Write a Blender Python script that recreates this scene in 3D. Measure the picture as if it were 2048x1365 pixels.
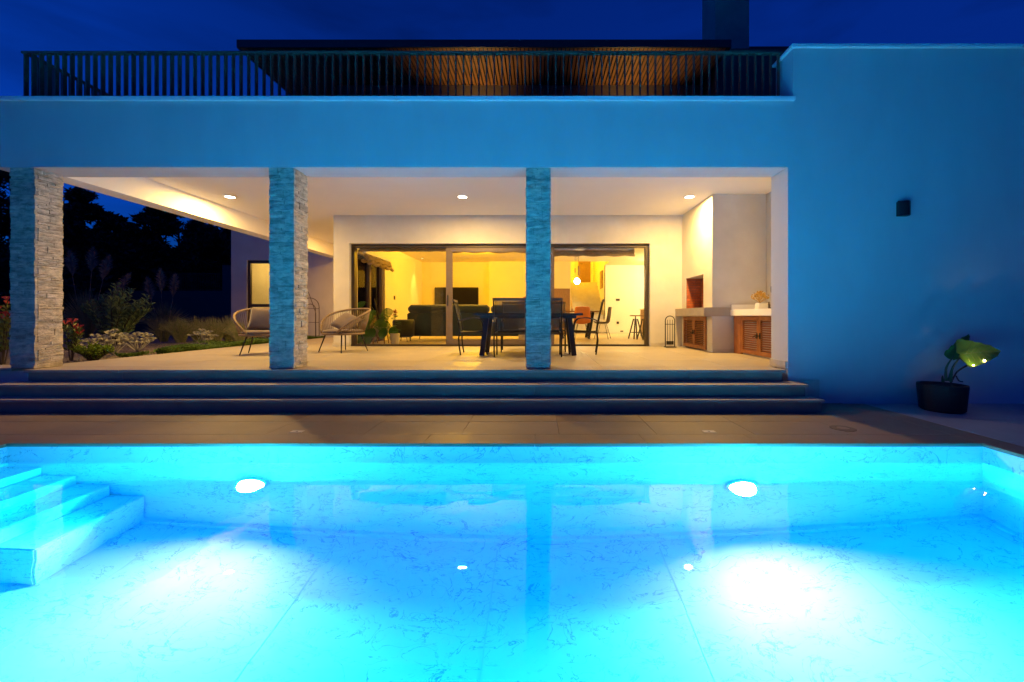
import bpy, bmesh, math, random
from mathutils import Vector, Matrix
R = math.radians
rnd = random.Random(7)
for o in list(bpy.data.objects): bpy.data.objects.remove(o)
S = bpy.context.scene
C = S.collection

# ------------------------------------------------------------------ camera, sky, exposure
F = 830.0; VX, VY = 1076.0, 633.0; EYE = 0.70       # focal length and vanishing point in photo pixels, eye above terrace
cam_d = bpy.data.cameras.new('camera'); cam = bpy.data.objects.new('camera', cam_d); C.objects.link(cam)
cam.location = (0, 0, EYE); cam.rotation_euler = (R(90), 0, 0)
cam_d.sensor_width = 36; cam_d.lens = F/2048*36
cam_d.shift_x = (1024-VX)/2048; cam_d.shift_y = -(682.5-VY)/2048
cam_d.clip_start = 0.05; cam_d.clip_end = 2000
S.camera = cam
def PX(px, d): return (px-VX)*d/F
def PZ(py, d): return EYE-(py-VY)*d/F

W = bpy.data.worlds.new('World'); S.world = W; W.use_nodes = True
nt = W.node_tree; nt.nodes.clear()
sky = nt.nodes.new('ShaderNodeTexSky'); sky.sky_type = 'NISHITA'; sky.sun_disc = False
sky.sun_elevation = R(-3.0); sky.sun_rotation = R(-112); sky.altitude = 50
sky.air_density = 1.0; sky.dust_density = 0.3; sky.ozone_density = 4.0
tint = nt.nodes.new('ShaderNodeMix'); tint.data_type = 'RGBA'; tint.blend_type = 'MULTIPLY'; tint.inputs[0].default_value = 1
tint.inputs[7].default_value = (0.015, 0.42, 1.0, 1)
tc = nt.nodes.new('ShaderNodeTexCoord'); mp = nt.nodes.new('ShaderNodeMapping'); mp.inputs['Scale'].default_value = (1.4, 1.4, 5.0)
cn = nt.nodes.new('ShaderNodeTexNoise'); cn.inputs['Scale'].default_value = 1.6; cn.inputs['Detail'].default_value = 7; cn.inputs['Roughness'].default_value = .55; cn.inputs['Distortion'].default_value = .5
cr = nt.nodes.new('ShaderNodeMapRange'); cr.inputs[1].default_value = .48; cr.inputs[2].default_value = .72; cr.inputs[3].default_value = 1.0; cr.inputs[4].default_value = .62
cm = nt.nodes.new('ShaderNodeMix'); cm.data_type = 'RGBA'; cm.blend_type = 'MULTIPLY'; cm.inputs[0].default_value = 1
bg = nt.nodes.new('ShaderNodeBackground'); bg.inputs['Strength'].default_value = 3.8
wo = nt.nodes.new('ShaderNodeOutputWorld')
L = nt.links.new
L(sky.outputs[0], tint.inputs[6]); L(tc.outputs['Generated'], mp.inputs[0]); L(mp.outputs[0], cn.inputs['Vector'])
L(cn.outputs['Fac'], cr.inputs[0]); L(tint.outputs[2], cm.inputs[6]); L(cr.outputs[0], cm.inputs[7])
L(cm.outputs[2], bg.inputs['Color']); L(bg.outputs[0], wo.inputs[0])

S.view_settings.view_transform = 'Standard'; S.view_settings.look = 'None'
S.view_settings.exposure = 0.0; S.view_settings.gamma = 1.0; S.view_settings.use_curve_mapping = False
S.cycles.max_bounces = 14; S.cycles.diffuse_bounces = 6; S.cycles.glossy_bounces = 5; S.cycles.transmission_bounces = 10
S.cycles.transparent_max_bounces = 16
S.cycles.caustics_refractive = True; S.cycles.caustics_reflective = True
S.cycles.sample_clamp_indirect = 8.0; S.cycles.use_denoising = True

# light levels
BEAM_W = 185.0; BEAM_COL = (1.0, 0.14, 0.11); POOL_W = 800.0; POOL_COL = (0.02, 0.66, 1.0)
PORCH_W = 165.0; PORCH_COL = (1.0, 0.605, 0.165)
ROOM_COL = (1.0, 0.50, 0.002); KITCHEN_COL = (1.0, 0.74, 0.36)

# ------------------------------------------------------------------ helpers
def mesh_obj(name, verts, faces, m, parent=None, smooth=False, loc=None):
    me = bpy.data.meshes.new(name); me.from_pydata([tuple(v) for v in verts], [], faces); me.update()
    if smooth:
        me.polygons.foreach_set('use_smooth', [True]*len(me.polygons))
    if m is not None: me.materials.append(m)
    o = bpy.data.objects.new(name, me); C.objects.link(o)
    if parent is not None: o.parent = parent
    if loc is not None: o.location = loc
    return o
class MB:
    def __init__(s): s.v = []; s.f = []
    def add(s, v, f):
        n = len(s.v); s.v += [tuple(p) for p in v]; s.f += [tuple(i+n for i in q) for q in f]; return s
    def box(s, x0, x1, y0, y1, z0, z1, rot=None, piv=None):
        v = [(x0,y0,z0),(x1,y0,z0),(x1,y1,z0),(x0,y1,z0),(x0,y0,z1),(x1,y0,z1),(x1,y1,z1),(x0,y1,z1)]
        if rot is not None:
            c = Vector(piv if piv else ((x0+x1)/2,(y0+y1)/2,(z0+z1)/2)); v = [rot @ (Vector(p)-c)+c for p in v]
        return s.add(v, [(0,3,2,1),(4,5,6,7),(0,1,5,4),(1,2,6,5),(2,3,7,6),(3,0,4,7)])
    def bar(s, a, b, w, h):       # rectangular bar between two points
        a, b = Vector(a), Vector(b); d = (b-a).normalized(); up = Vector((0,0,1)) if abs(d.z) < .95 else Vector((0,1,0))
        x = d.cross(up).normalized()*w/2; y = x.cross(d).normalized()*h/2
        return s.add([a-x-y,a+x-y,a+x+y,a-x+y,b-x-y,b+x-y,b+x+y,b-x+y], [(0,3,2,1),(4,5,6,7),(0,1,5,4),(1,2,6,5),(2,3,7,6),(3,0,4,7)])
    def tube(s, pts, r, n=8, closed=False):
        pts = [Vector(p) for p in pts]; N = len(pts); rs = r if isinstance(r, (list, tuple)) else [r]*N
        prev = None; vs = []; fs = []
        for i, p in enumerate(pts):
            if closed: t = (pts[(i+1)%N]-pts[i-1])
            else: t = pts[min(i+1,N-1)]-pts[max(i-1,0)]
            t.normalize()
            if prev is None:
                up = Vector((0,0,1)) if abs(t.z) < .9 else Vector((1,0,0)); x = t.cross(up).normalized()
            else: x = (prev-t*prev.dot(t)).normalized()
            prev = x; y = t.cross(x)
            for k in range(n):
                a = 2*math.pi*k/n; vs.append(p+(x*math.cos(a)+y*math.sin(a))*rs[i])
        for i in range(N if closed else N-1):
            j = (i+1)%N
            for k in range(n): fs.append((i*n+k, i*n+(k+1)%n, j*n+(k+1)%n, j*n+k))
        if not closed: fs += [tuple(range(n-1,-1,-1)), tuple((N-1)*n+k for k in range(n))]
        return s.add(vs, fs)
    def lathe(s, prof, n=24, c=(0,0,0), ring=False):   # prof: (r, z); ring: closed loop profile without caps
        vs = []; fs = []
        for r, z in prof:
            for k in range(n):
                a = 2*math.pi*k/n; vs.append((c[0]+r*math.cos(a), c[1]+r*math.sin(a), c[2]+z))
        m_ = len(prof)
        for i in range(m_ if ring else m_-1):
            j = (i+1)%m_
            for k in range(n): fs.append((i*n+k, i*n+(k+1)%n, j*n+(k+1)%n, j*n+k))
        if not ring: fs += [tuple(range(n-1,-1,-1)), tuple((m_-1)*n+k for k in range(n))]
        return s.add(vs, fs)
    def prism(s, poly, axis, a, b):      # poly of 2-D points extruded along 'x','y','z' from a to b
        def P(p, t):
            return {'x': (t, p[0], p[1]), 'y': (p[0], t, p[1]), 'z': (p[0], p[1], t)}[axis]
        n = len(poly); vs = [P(p, a) for p in poly]+[P(p, b) for p in poly]
        fs = [tuple(range(n)), tuple(range(2*n-1, n-1, -1))]+[(i, i+n, (i+1)%n+n, (i+1)%n) for i in range(n)]
        return s.add(vs, fs)
    def cushion(s, w, d, h, M4=Matrix(), n=10, p=3.0):
        vs = []; fs = []
        for side in (1, -1):
            for i in range(n+1):
                for j in range(n+1):
                    u = -1+2*i/n; v = -1+2*j/n
                    k = max(0, (1-abs(u)**p))*max(0, (1-abs(v)**p)); k = k**.42
                    pin = 1-.06*(1-abs(u*v))*max(abs(u),abs(v))
                    vs.append(M4 @ Vector((u*w/2*pin, v*d/2*pin, side*h/2*k)))
        q = (n+1)**2
        for i in range(n):
            for j in range(n):
                a = i*(n+1)+j; fs.append((a, a+n+1, a+n+2, a+1)); fs.append((q+a, q+a+1, q+a+n+2, q+a+n+1))
        return s.add(vs, fs)
    def ob(s, name, m, parent=None, smooth=False, loc=None, bevel=0, seg=2):
        o = mesh_obj(name, s.v, s.f, m, parent, smooth, loc)
        bm = bmesh.new(); bm.from_mesh(o.data); bmesh.ops.remove_doubles(bm, verts=bm.verts, dist=1e-5)
        if bevel:
            bmesh.ops.bevel(bm, geom=[e for e in bm.edges if len(e.link_faces) == 2 and e.calc_face_angle(0) > .5], offset=bevel, segments=seg, affect='EDGES', clamp_overlap=True)
        bmesh.ops.recalc_face_normals(bm, faces=bm.faces); bm.to_mesh(o.data); bm.free()
        if smooth: o.data.polygons.foreach_set('use_smooth', [True]*len(o.data.polygons))
        return o
def box(name, x0, x1, y0, y1, z0, z1, m, parent=None, bevel=0):
    return MB().box(x0,x1,y0,y1,z0,z1).ob(name, m, parent, bevel=bevel)
def thing(name, label, cat, loc=(0,0,0), rotz=0, group=None):
    o = bpy.data.objects.new(name, None); C.objects.link(o); o.empty_display_size = .1
    o.location = loc; o.rotation_euler = (0,0,rotz); o['label'] = label; o['category'] = cat
    if group: o['group'] = group
    return o
def tag(o, label, cat, group=None):
    o['label'] = label; o['category'] = cat
    if group: o['group'] = group
    return o
def struct(o): o['kind'] = 'structure'; return o
def stuff(o): o['kind'] = 'stuff'; return o
def dup(root, loc, rotz, label, group=None):
    r = root.copy(); C.objects.link(r); r.location = loc; r.rotation_euler = (0,0,rotz); r['label'] = label
    if group: r['group'] = group
    for ch in list(root.children):
        c = ch.copy(); C.objects.link(c); c.parent = r
        for g in ch.children:
            d = g.copy(); C.objects.link(d); d.parent = c
    return r
def bez(p, n=12):      # Catmull-Rom through points
    p = [Vector(q) for q in p]; out = []
    for i in range(len(p)-1):
        a, b, c, d = p[max(i-1,0)], p[i], p[i+1], p[min(i+2,len(p)-1)]
        for k in range(n):
            t = k/n; out.append(.5*((2*b)+(c-a)*t+(2*a-5*b+4*c-d)*t*t+(3*b-a-3*c+d)*t**3))
    out.append(p[-1]); return out

# ------------------------------------------------------------------ materials
def newmat(name):
    m = bpy.data.materials.new(name); m.use_nodes = True
    n = m.node_tree.nodes; n.clear(); out = n.new('ShaderNodeOutputMaterial'); return m, m.node_tree, out
def MAT(name, col, rough=.6, metal=0.0, col2=None, scale=4.0, detail=5, bump=0.0, bscale=60.0, rand=0.0, spec=.5, transl=0.0, alpha=1.0, stretch=(1,1,1), lo=.35, hi=.65, bdist=.02, sheen=0):
    m, t, out = newmat(name); n = t.nodes; l = t.links.new
    b = n.new('ShaderNodeBsdfPrincipled'); b.inputs['Roughness'].default_value = rough; b.inputs['Metallic'].default_value = metal
    b.inputs['Specular IOR Level'].default_value = spec
    if sheen: b.inputs['Sheen Weight'].default_value = sheen
    g = n.new('ShaderNodeNewGeometry'); mp = n.new('ShaderNodeMapping'); mp.inputs['Scale'].default_value = stretch
    l(g.outputs['Position'], mp.inputs[0])
    csock = None
    if col2 is None: col2 = tuple(c*.86 for c in col)
    nz = n.new('ShaderNodeTexNoise'); nz.inputs['Scale'].default_value = scale; nz.inputs['Detail'].default_value = detail; nz.inputs['Roughness'].default_value = .6
    l(mp.outputs[0], nz.inputs['Vector'])
    mr = n.new('ShaderNodeMapRange'); mr.inputs[1].default_value = lo; mr.inputs[2].default_value = hi; l(nz.outputs['Fac'], mr.inputs[0])
    mx = n.new('ShaderNodeMix'); mx.data_type = 'RGBA'; mx.inputs[6].default_value = (*col,1); mx.inputs[7].default_value = (*col2,1)
    l(mr.outputs[0], mx.inputs[0]); csock = mx.outputs[2]
    if rand:
        oi = n.new('ShaderNodeObjectInfo'); r2 = n.new('ShaderNodeMapRange'); r2.inputs[3].default_value = 1-rand; r2.inputs[4].default_value = 1+rand*.6
        l(oi.outputs['Random'], r2.inputs[0]); hs = n.new('ShaderNodeHueSaturation'); l(r2.outputs[0], hs.inputs['Value']); l(csock, hs.inputs['Color'])
        csock = hs.outputs[0]
    l(csock, b.inputs['Base Color'])
    if bump:
        bz = n.new('ShaderNodeTexNoise'); bz.inputs['Scale'].default_value = bscale; bz.inputs['Detail'].default_value = 4; l(mp.outputs[0], bz.inputs['Vector'])
        bp = n.new('ShaderNodeBump'); bp.inputs['Strength'].default_value = bump; bp.inputs['Distance'].default_value = bdist; l(bz.outputs['Fac'], bp.inputs['Height']); l(bp.outputs[0], b.inputs['Normal'])
    sh = b.outputs[0]
    if transl:
        tr = n.new('ShaderNodeBsdfTranslucent'); l(csock, tr.inputs['Color']); mix = n.new('ShaderNodeMixShader'); mix.inputs[0].default_value = transl
        l(sh, mix.inputs[1]); l(tr.outputs[0], mix.inputs[2]); sh = mix.outputs[0]
    if alpha < 1:
        tp = n.new('ShaderNodeBsdfTransparent'); mix = n.new('ShaderNodeMixShader'); mix.inputs[0].default_value = alpha
        l(tp.outputs[0], mix.inputs[1]); l(sh, mix.inputs[2]); sh = mix.outputs[0]
    l(sh, out.inputs[0]); return m
def EMIT(name, col, s):
    m, t, out = newmat(name); e = t.nodes.new('ShaderNodeEmission'); e.inputs[0].default_value = (*col,1); e.inputs[1].default_value = s
    t.links.new(e.outputs[0], out.inputs[0]); return m
def GLASS(name, tint=(1,1,1), ior=1.5, rough=0.0):
    m, t, out = newmat(name); n = t.nodes; l = t.links.new
    tr = n.new('ShaderNodeBsdfTransparent'); tr.inputs[0].default_value = (*tint,1)
    gl = n.new('ShaderNodeBsdfGlossy'); gl.inputs['Roughness'].default_value = rough
    fr = n.new('ShaderNodeFresnel'); fr.inputs[0].default_value = ior
    mx = n.new('ShaderNodeMixShader'); l(fr.outputs[0], mx.inputs[0]); l(tr.outputs[0], mx.inputs[1]); l(gl.outputs[0], mx.inputs[2]); l(mx.outputs[0], out.inputs[0]); return m

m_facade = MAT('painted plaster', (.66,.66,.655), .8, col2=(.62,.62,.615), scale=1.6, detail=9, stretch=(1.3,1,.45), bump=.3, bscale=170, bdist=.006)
m_plaster = MAT('porch plaster', (.64,.61,.57), .85, col2=(.58,.55,.51), scale=2.2, detail=8, bump=.45, bscale=120, bdist=.008)
m_ceil = MAT('ceiling paint', (.88,.87,.86), .9, col2=(.86,.85,.84), scale=1.5)
m_coping = MAT('white coping stone', (.93,.93,.93), .35, col2=(.89,.89,.89), scale=3)
m_base = MAT('skirting stone', (.6,.56,.5), .5, scale=6)
m_tile = MAT('beige porcelain', (.43,.37,.285), .42, col2=(.38,.325,.25), scale=1.6, detail=9, bump=.08, bscale=90, rand=.06, bdist=.004, stretch=(1,2.2,1))
m_deck = MAT('beige deck stone', (.22,.158,.108), .55, col2=(.175,.125,.085), scale=1.3, detail=9, bump=.12, bscale=80, rand=.03, bdist=.004, stretch=(1,1.8,1))
m_pave = MAT('grey paving', (.40,.38,.36), .6, col2=(.33,.31,.30), scale=2, detail=8, bump=.1, bscale=70, rand=.05, bdist=.004)
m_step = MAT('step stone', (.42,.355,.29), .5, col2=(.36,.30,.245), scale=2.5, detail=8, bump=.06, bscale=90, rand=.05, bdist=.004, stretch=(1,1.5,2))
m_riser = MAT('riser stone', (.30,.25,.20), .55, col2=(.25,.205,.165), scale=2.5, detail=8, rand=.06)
m_grout = MAT('grout', (.15,.12,.095), .9, scale=20)
m_dark = MAT('dark anodised metal', (.045,.036,.032), .45, .3, scale=8)
m_frame = MAT('bronze window frame', (.075,.055,.045), .45, .35, scale=8)
m_leaf_frame = MAT('sliding leaf frame', (.17,.125,.105), .5, .2, scale=8)
m_rail = MAT('railing metal', (.12,.09,.065), .5, .0, scale=8)
m_black = MAT('black metal', (.018,.017,.018), .4, .3, scale=10)
m_ground = MAT('soil ground', (.09,.075,.05), .95, col2=(.05,.045,.03), scale=1.2, detail=8, bump=.5, bscale=9)
m_grav = MAT('gravel', (.24,.19,.15), .9, col2=(.08,.065,.05), scale=28, detail=3, bump=1.0, bscale=34, lo=.4, hi=.6)
m_glass = GLASS('window glass')
m_roof = MAT('roof fascia', (.035,.033,.035), .5, scale=5)
m_slat = MAT('cedar slat', (.30,.15,.06), .5, col2=(.2,.09,.035), scale=5, detail=6, rand=.15, stretch=(9,.8,9))
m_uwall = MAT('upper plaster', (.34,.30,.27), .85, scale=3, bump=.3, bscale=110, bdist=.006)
m_bwall = MAT('brown cladding', (.10,.075,.065), .8, scale=3)
m_wood = MAT('louvre wood', (.40,.15,.045), .45, col2=(.25,.085,.025), scale=6, detail=6, rand=.1, stretch=(8,1.2,1.2))
m_rope = MAT('beige rope', (.26,.18,.11), .8, scale=60, bump=.5, bscale=160, bdist=.004)
m_fabric = MAT('taupe fabric', (.17,.125,.105), .95, col2=(.145,.105,.09), scale=12, bump=.35, bscale=350, sheen=.25, bdist=.003)
m_sling = MAT('sling mesh', (.035,.033,.034), .75, scale=40, alpha=.68)
m_arm = MAT('brushed arm', (.12,.085,.06), .45, .2, scale=12)
m_table = MAT('dark table', (.03,.032,.04), .32, scale=6)
m_velvet = MAT('green velvet', (.012,.024,.026), .75, col2=(.02,.038,.04), scale=3, detail=6, sheen=.5)
m_tv = MAT('tv screen', (.012,.011,.012), .18, scale=3)
m_room = MAT('room paint', (.83,.80,.70), .9, col2=(.80,.77,.67), scale=2)
m_woodfloor = MAT('interior floor', (.56,.47,.36), .38, col2=(.48,.4,.3), scale=2, detail=8, stretch=(1,2,1))
m_lampgold = MAT('lamplit gold room paint', (.84,.77,.48), .9, col2=(.81,.74,.45), scale=2)  # golden lamplight put into the paint colour of room walls and ceiling
m_doorw = MAT('oak door', (.30,.17,.08), .5, col2=(.22,.12,.05), scale=6, stretch=(6,6,1))
m_white = MAT('white lacquer', (.8,.79,.77), .35, scale=6)
m_orange = MAT('orange shell', (.62,.20,.035), .6, scale=8)
m_greyc = MAT('grey shell', (.18,.16,.15), .7, scale=8)
m_brick = MAT('fire brick', (.58,.16,.055), .85, col2=(.36,.09,.035), scale=14, detail=5, rand=.25, bump=.5, bscale=90, bdist=.006)
m_pot = MAT('dark planter', (.010,.011,.013), .6, scale=9)
m_soil = MAT('potting soil', (.03,.022,.016), .95, scale=30)
m_shade = MAT('roman shade', (.56,.44,.29), .9, col2=(.45,.34,.21), scale=9, transl=.5)
m_trunk = MAT('bark', (.06,.045,.035), .9, scale=10)
m_tree = MAT('dark foliage', (.035,.05,.03), .8, col2=(.02,.03,.018), scale=2, transl=.15)
m_oleander = MAT('oleander leaf', (.19,.29,.13), .55, col2=(.13,.21,.09), scale=6, transl=.2)
m_photinia = MAT('photinia leaf', (.17,.20,.05), .45, col2=(.10,.14,.04), scale=8, transl=.2)
m_redleaf = MAT('red new leaf', (.45,.06,.05), .45, col2=(.30,.04,.04), scale=8, transl=.25)
m_silver = MAT('silver leaf', (.55,.53,.46), .8, col2=(.40,.40,.34), scale=10, transl=.15)
m_grass = MAT('tuft grass', (.16,.21,.07), .7, col2=(.34,.29,.16), scale=22, transl=.25)
m_pampas = MAT('pampas plume', (.45,.36,.30), .95, col2=(.26,.2,.17), scale=9, transl=.3)
m_cover = MAT('ground cover', (.13,.22,.035), .6, col2=(.07,.14,.025), scale=5, transl=.25)
m_lime = MAT('lime shrub leaf', (.20,.30,.02), .5, col2=(.12,.20,.015), scale=7, transl=.3)
m_mon = MAT('monstera leaf', (.09,.26,.05), .35, col2=(.06,.18,.035), scale=6, transl=.45)
m_stem = MAT('green stem', (.08,.13,.05), .5, scale=8)
m_ear = MAT('elephant ear leaf', (.10,.22,.05), .4, col2=(.07,.17,.04), scale=9, transl=.45)
m_red = MAT('red flower', (.45,.06,.04), .6, col2=(.3,.1,.03), scale=20)
m_dry = MAT('dried flowers', (.50,.30,.05), .8, col2=(.36,.2,.03), scale=20)
m_bulb = EMIT('bulb glow', (1,.78,.45), 60)
m_led = EMIT('led glow', (1,.62,.22), 40)
m_lens = EMIT('downlight lens', (1,.84,.62), 22)
m_spotl = EMIT('room spot lens', (1,.8,.45), 12)
m_wallst = MAT('boundary stone wall', (.09,.085,.08), .9, scale=6, bump=.4, bscale=20)

# pool liner: pale blue sheet printed with thin broken veins
m_liner, t, out = newmat('pool liner'); n = t.nodes; l = t.links.new
b = n.new('ShaderNodeBsdfPrincipled'); b.inputs['Roughness'].default_value = .45; b.inputs['Specular IOR Level'].default_value = .2
g = n.new('ShaderNodeNewGeometry')
def vein(scale, width, mscale, mlo, mhi, st, dist):
    mp = n.new('ShaderNodeMapping'); mp.inputs['Scale'].default_value = st; mp.inputs['Rotation'].default_value = (R(20), R(18), R(-38)); l(g.outputs['Position'], mp.inputs[0])
    a = n.new('ShaderNodeTexNoise'); a.inputs['Scale'].default_value = scale; a.inputs['Detail'].default_value = 5; a.inputs['Roughness'].default_value = .52; a.inputs['Distortion'].default_value = dist; l(mp.outputs[0], a.inputs['Vector'])
    s = n.new('ShaderNodeMath'); s.operation = 'SUBTRACT'; s.inputs[1].default_value = .5; l(a.outputs['Fac'], s.inputs[0])
    ab = n.new('ShaderNodeMath'); ab.operation = 'ABSOLUTE'; l(s.outputs[0], ab.inputs[0])
    mr = n.new('ShaderNodeMapRange'); mr.inputs[1].default_value = 0; mr.inputs[2].default_value = width; mr.inputs[3].default_value = 1; mr.inputs[4].default_value = 0; l(ab.outputs[0], mr.inputs[0])
    k = n.new('ShaderNodeTexNoise'); k.inputs['Scale'].default_value = mscale; k.inputs['Detail'].default_value = 4; k.inputs['Roughness'].default_value = .7; l(mp.outputs[0], k.inputs['Vector'])
    m2 = n.new('ShaderNodeMapRange'); m2.inputs[1].default_value = mlo; m2.inputs[2].default_value = mhi; l(k.outputs['Fac'], m2.inputs[0])
    mu = n.new('ShaderNodeMath'); mu.operation = 'MULTIPLY'; l(mr.outputs[0], mu.inputs[0]); l(m2.outputs[0], mu.inputs[1]); return mu.outputs[0]
v1 = vein(1.7, .009, 2.2, .44, .56, (1,1.5,1.5), 2.2); v2 = vein(4.6, .018, 4, .46, .58, (1,1.6,1.6), 1.6)
sm = n.new('ShaderNodeMath'); sm.operation = 'MAXIMUM'; l(v1, sm.inputs[0]); l(v2, sm.inputs[1])
sc = n.new('ShaderNodeMath'); sc.operation = 'MULTIPLY'; sc.inputs[1].default_value = .72; l(sm.outputs[0], sc.inputs[0])
mx = n.new('ShaderNodeMix'); mx.data_type = 'RGBA'; mx.inputs[6].default_value = (.74,.87,.92,1); mx.inputs[7].default_value = (.03,.17,.34,1); l(sc.outputs[0], mx.inputs[0])
l(mx.outputs[2], b.inputs['Base Color']); l(b.outputs[0], out.inputs[0])
m_seam = MAT('liner weld', (.67,.81,.87), .5, scale=4)
# water
m_water, t, out = newmat('pool water'); n = t.nodes; l = t.links.new
gb = n.new('ShaderNodeBsdfGlass'); gb.inputs['IOR'].default_value = 1.333; gb.inputs['Roughness'].default_value = 0
g = n.new('ShaderNodeNewGeometry'); wz = n.new('ShaderNodeTexNoise'); wz.inputs['Scale'].default_value = 2.2; wz.inputs['Detail'].default_value = 2; l(g.outputs['Position'], wz.inputs['Vector'])
bp = n.new('ShaderNodeBump'); bp.inputs['Strength'].default_value = .12; bp.inputs['Distance'].default_value = .04; l(wz.outputs['Fac'], bp.inputs['Height']); l(bp.outputs[0], gb.inputs['Normal'])
va = n.new('ShaderNodeVolumeAbsorption'); va.inputs['Color'].default_value = (0.0,.90,.985,1); va.inputs['Density'].default_value = .78
l(gb.outputs[0], out.inputs['Surface']); l(va.outputs[0], out.inputs['Volume'])
# ledge stone with per-piece tone
m_stone, t, out = newmat('split ledge stone'); n = t.nodes; l = t.links.new
b = n.new('ShaderNodeBsdfPrincipled'); b.inputs['Roughness'].default_value = .85
oi = n.new('ShaderNodeObjectInfo'); rp = n.new('ShaderNodeValToRGB'); e = rp.color_ramp.elements
e[0].color = (.43,.375,.30,1); e[1].color = (.76,.66,.51,1)
for p_, c_ in ((.2,(.64,.56,.45)),(.5,(.71,.63,.51)),(.8,(.57,.51,.42))):
    q = e.new(p_); q.color = (*c_,1)
l(oi.outputs['Random'], rp.inputs[0]); g = n.new('ShaderNodeNewGeometry')
mp = n.new('ShaderNodeMapping'); mp.inputs['Scale'].default_value = (1,1,2.6); l(g.outputs['Position'], mp.inputs[0])
nz = n.new('ShaderNodeTexNoise'); nz.inputs['Scale'].default_value = 9; nz.inputs['Detail'].default_value = 8; nz.inputs['Roughness'].default_value = .65; l(mp.outputs[0], nz.inputs['Vector'])
mr = n.new('ShaderNodeMapRange'); mr.inputs[1].default_value = .3; mr.inputs[2].default_value = .62; mr.inputs[3].default_value = .42; mr.inputs[4].default_value = 1.08; l(nz.outputs['Fac'], mr.inputs[0])
hs = n.new('ShaderNodeHueSaturation'); l(rp.outputs[0], hs.inputs['Color']); l(mr.outputs[0], hs.inputs['Value']); l(hs.outputs[0], b.inputs['Base Color'])
bz = n.new('ShaderNodeTexNoise'); bz.inputs['Scale'].default_value = 38; bz.inputs['Detail'].default_value = 7; l(mp.outputs[0], bz.inputs['Vector'])
bp = n.new('ShaderNodeBump'); bp.inputs['Strength'].default_value = .8; bp.inputs['Distance'].default_value = .012; l(bz.outputs['Fac'], bp.inputs['Height']); l(bp.outputs[0], b.inputs['Normal']); l(b.outputs[0], out.inputs[0])

def area_light(name, loc, rot, size, power, col, parent=None, spread=180, shape='DISK'):
    d = bpy.data.lights.new(name, 'AREA'); d.shape = shape; d.size = size; d.energy = power; d.color = col; d.spread = R(spread)
    o = bpy.data.objects.new(name, d); C.objects.link(o); o.location = loc; o.rotation_euler = rot
    if parent is not None: o.parent = parent
    return o
def point_light(name, loc, r, power, col, parent=None):
    d = bpy.data.lights.new(name, 'POINT'); d.shadow_soft_size = r; d.energy = power; d.color = col
    o = bpy.data.objects.new(name, d); C.objects.link(o); o.location = loc
    if parent is not None: o.parent = parent
    return o
def spot_light(name, loc, aim, r, power, col, ang, blend=.6, parent=None):
    d = bpy.data.lights.new(name, 'SPOT'); d.shadow_soft_size = r; d.energy = power; d.color = col; d.spot_size = R(ang); d.spot_blend = blend
    o = bpy.data.objects.new(name, d); C.objects.link(o); o.location = loc
    o.rotation_euler = (Vector(aim)-Vector(loc)).to_track_quat('-Z','Y').to_euler()
    if parent is not None: o.parent = parent
    return o

# ------------------------------------------------------------------ ground, pool, deck
DK = -.45; ZW = -.637; ZF = -2.10
PX0, PX1, PY0, PY1 = -4.83, 4.05, -1.2, 3.78          # pool walls
BIG = 400
mb = MB()
def sheet(x0,x1,y0,y1,z): mb.add([(x0,y0,z),(x1,y0,z),(x1,y1,z),(x0,y1,z)], [(0,1,2,3)])
sheet(-BIG,BIG,PY1+.1,BIG,-.52); sheet(-BIG,BIG,-BIG,PY0-.1,-.52); sheet(-BIG,PX0-.1,PY0-.1,PY1+.1,-.52); sheet(PX1+.1,BIG,PY0-.1,PY1+.1,-.52)
struct(mb.ob('ground', m_ground))
hl = MB(); nx, ny = 40, 14  # unseen hill, added to keep low sky light off the facade
for j in range(ny+1):
    for i in range(nx+1):
        x = -110+220*i/nx; f = j/ny; y = -13-48*f; hl.v.append((x, y, -.6+20*f**.8*(.85+.15*math.sin(x*.07)+.06*math.sin(x*.31+y))+rnd.uniform(-.3,.3)*f))
for j in range(ny):
    for i in range(nx): a = j*(nx+1)+i; hl.f.append((a,a+1,a+nx+2,a+nx+1))
struct(hl.ob('sky_block_hill', m_ground))
# pool basin: walls, floor and corner steps of one liner
basin = MB()
basin.add([(PX0,PY0,ZF),(PX1,PY0,ZF),(PX1,PY1,ZF),(PX0,PY1,ZF),(PX0,PY0,-.47),(PX1,PY0,-.47),(PX1,PY1,-.47),(PX0,PY1,-.47)],
          [(0,1,2,3),(0,4,5,1),(1,5,6,2),(2,6,7,3),(3,7,4,0)])
pool = struct(mesh_obj('pool_basin', basin.v, basin.f, m_liner))
bm = bmesh.new(); bm.from_mesh(pool.data)
bmesh.ops.bevel(bm, geom=[e for e in bm.edges if len(e.link_faces) == 2 and abs(e.verts[0].co.z-e.verts[1].co.z) < .01], offset=.05, segments=4, affect='EDGES')
bm.to_mesh(pool.data); bm.free()
sx = [(-4.51,.14),(-4.195,.405),(-3.888,.655),(-3.58,.914)]; x0 = PX0+.001
for xe, h in sx:
    box('step', x0, xe, 2.95, PY1-.002, ZF+.002, ZW-h, m_liner, pool, bevel=.012); x0 = xe+.0005
for k in range(6): box('liner_seam', -3.2+1.42*k, -3.19+1.42*k, PY0+.15, PY1-.15, ZF+.001, ZF+.004, m_seam, pool)
w = MB().box(PX0-.06, PX1+.06, PY0-.06, PY1+.06, ZF-.06, ZW)
water = struct(w.ob('water', m_water)); 
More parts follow.
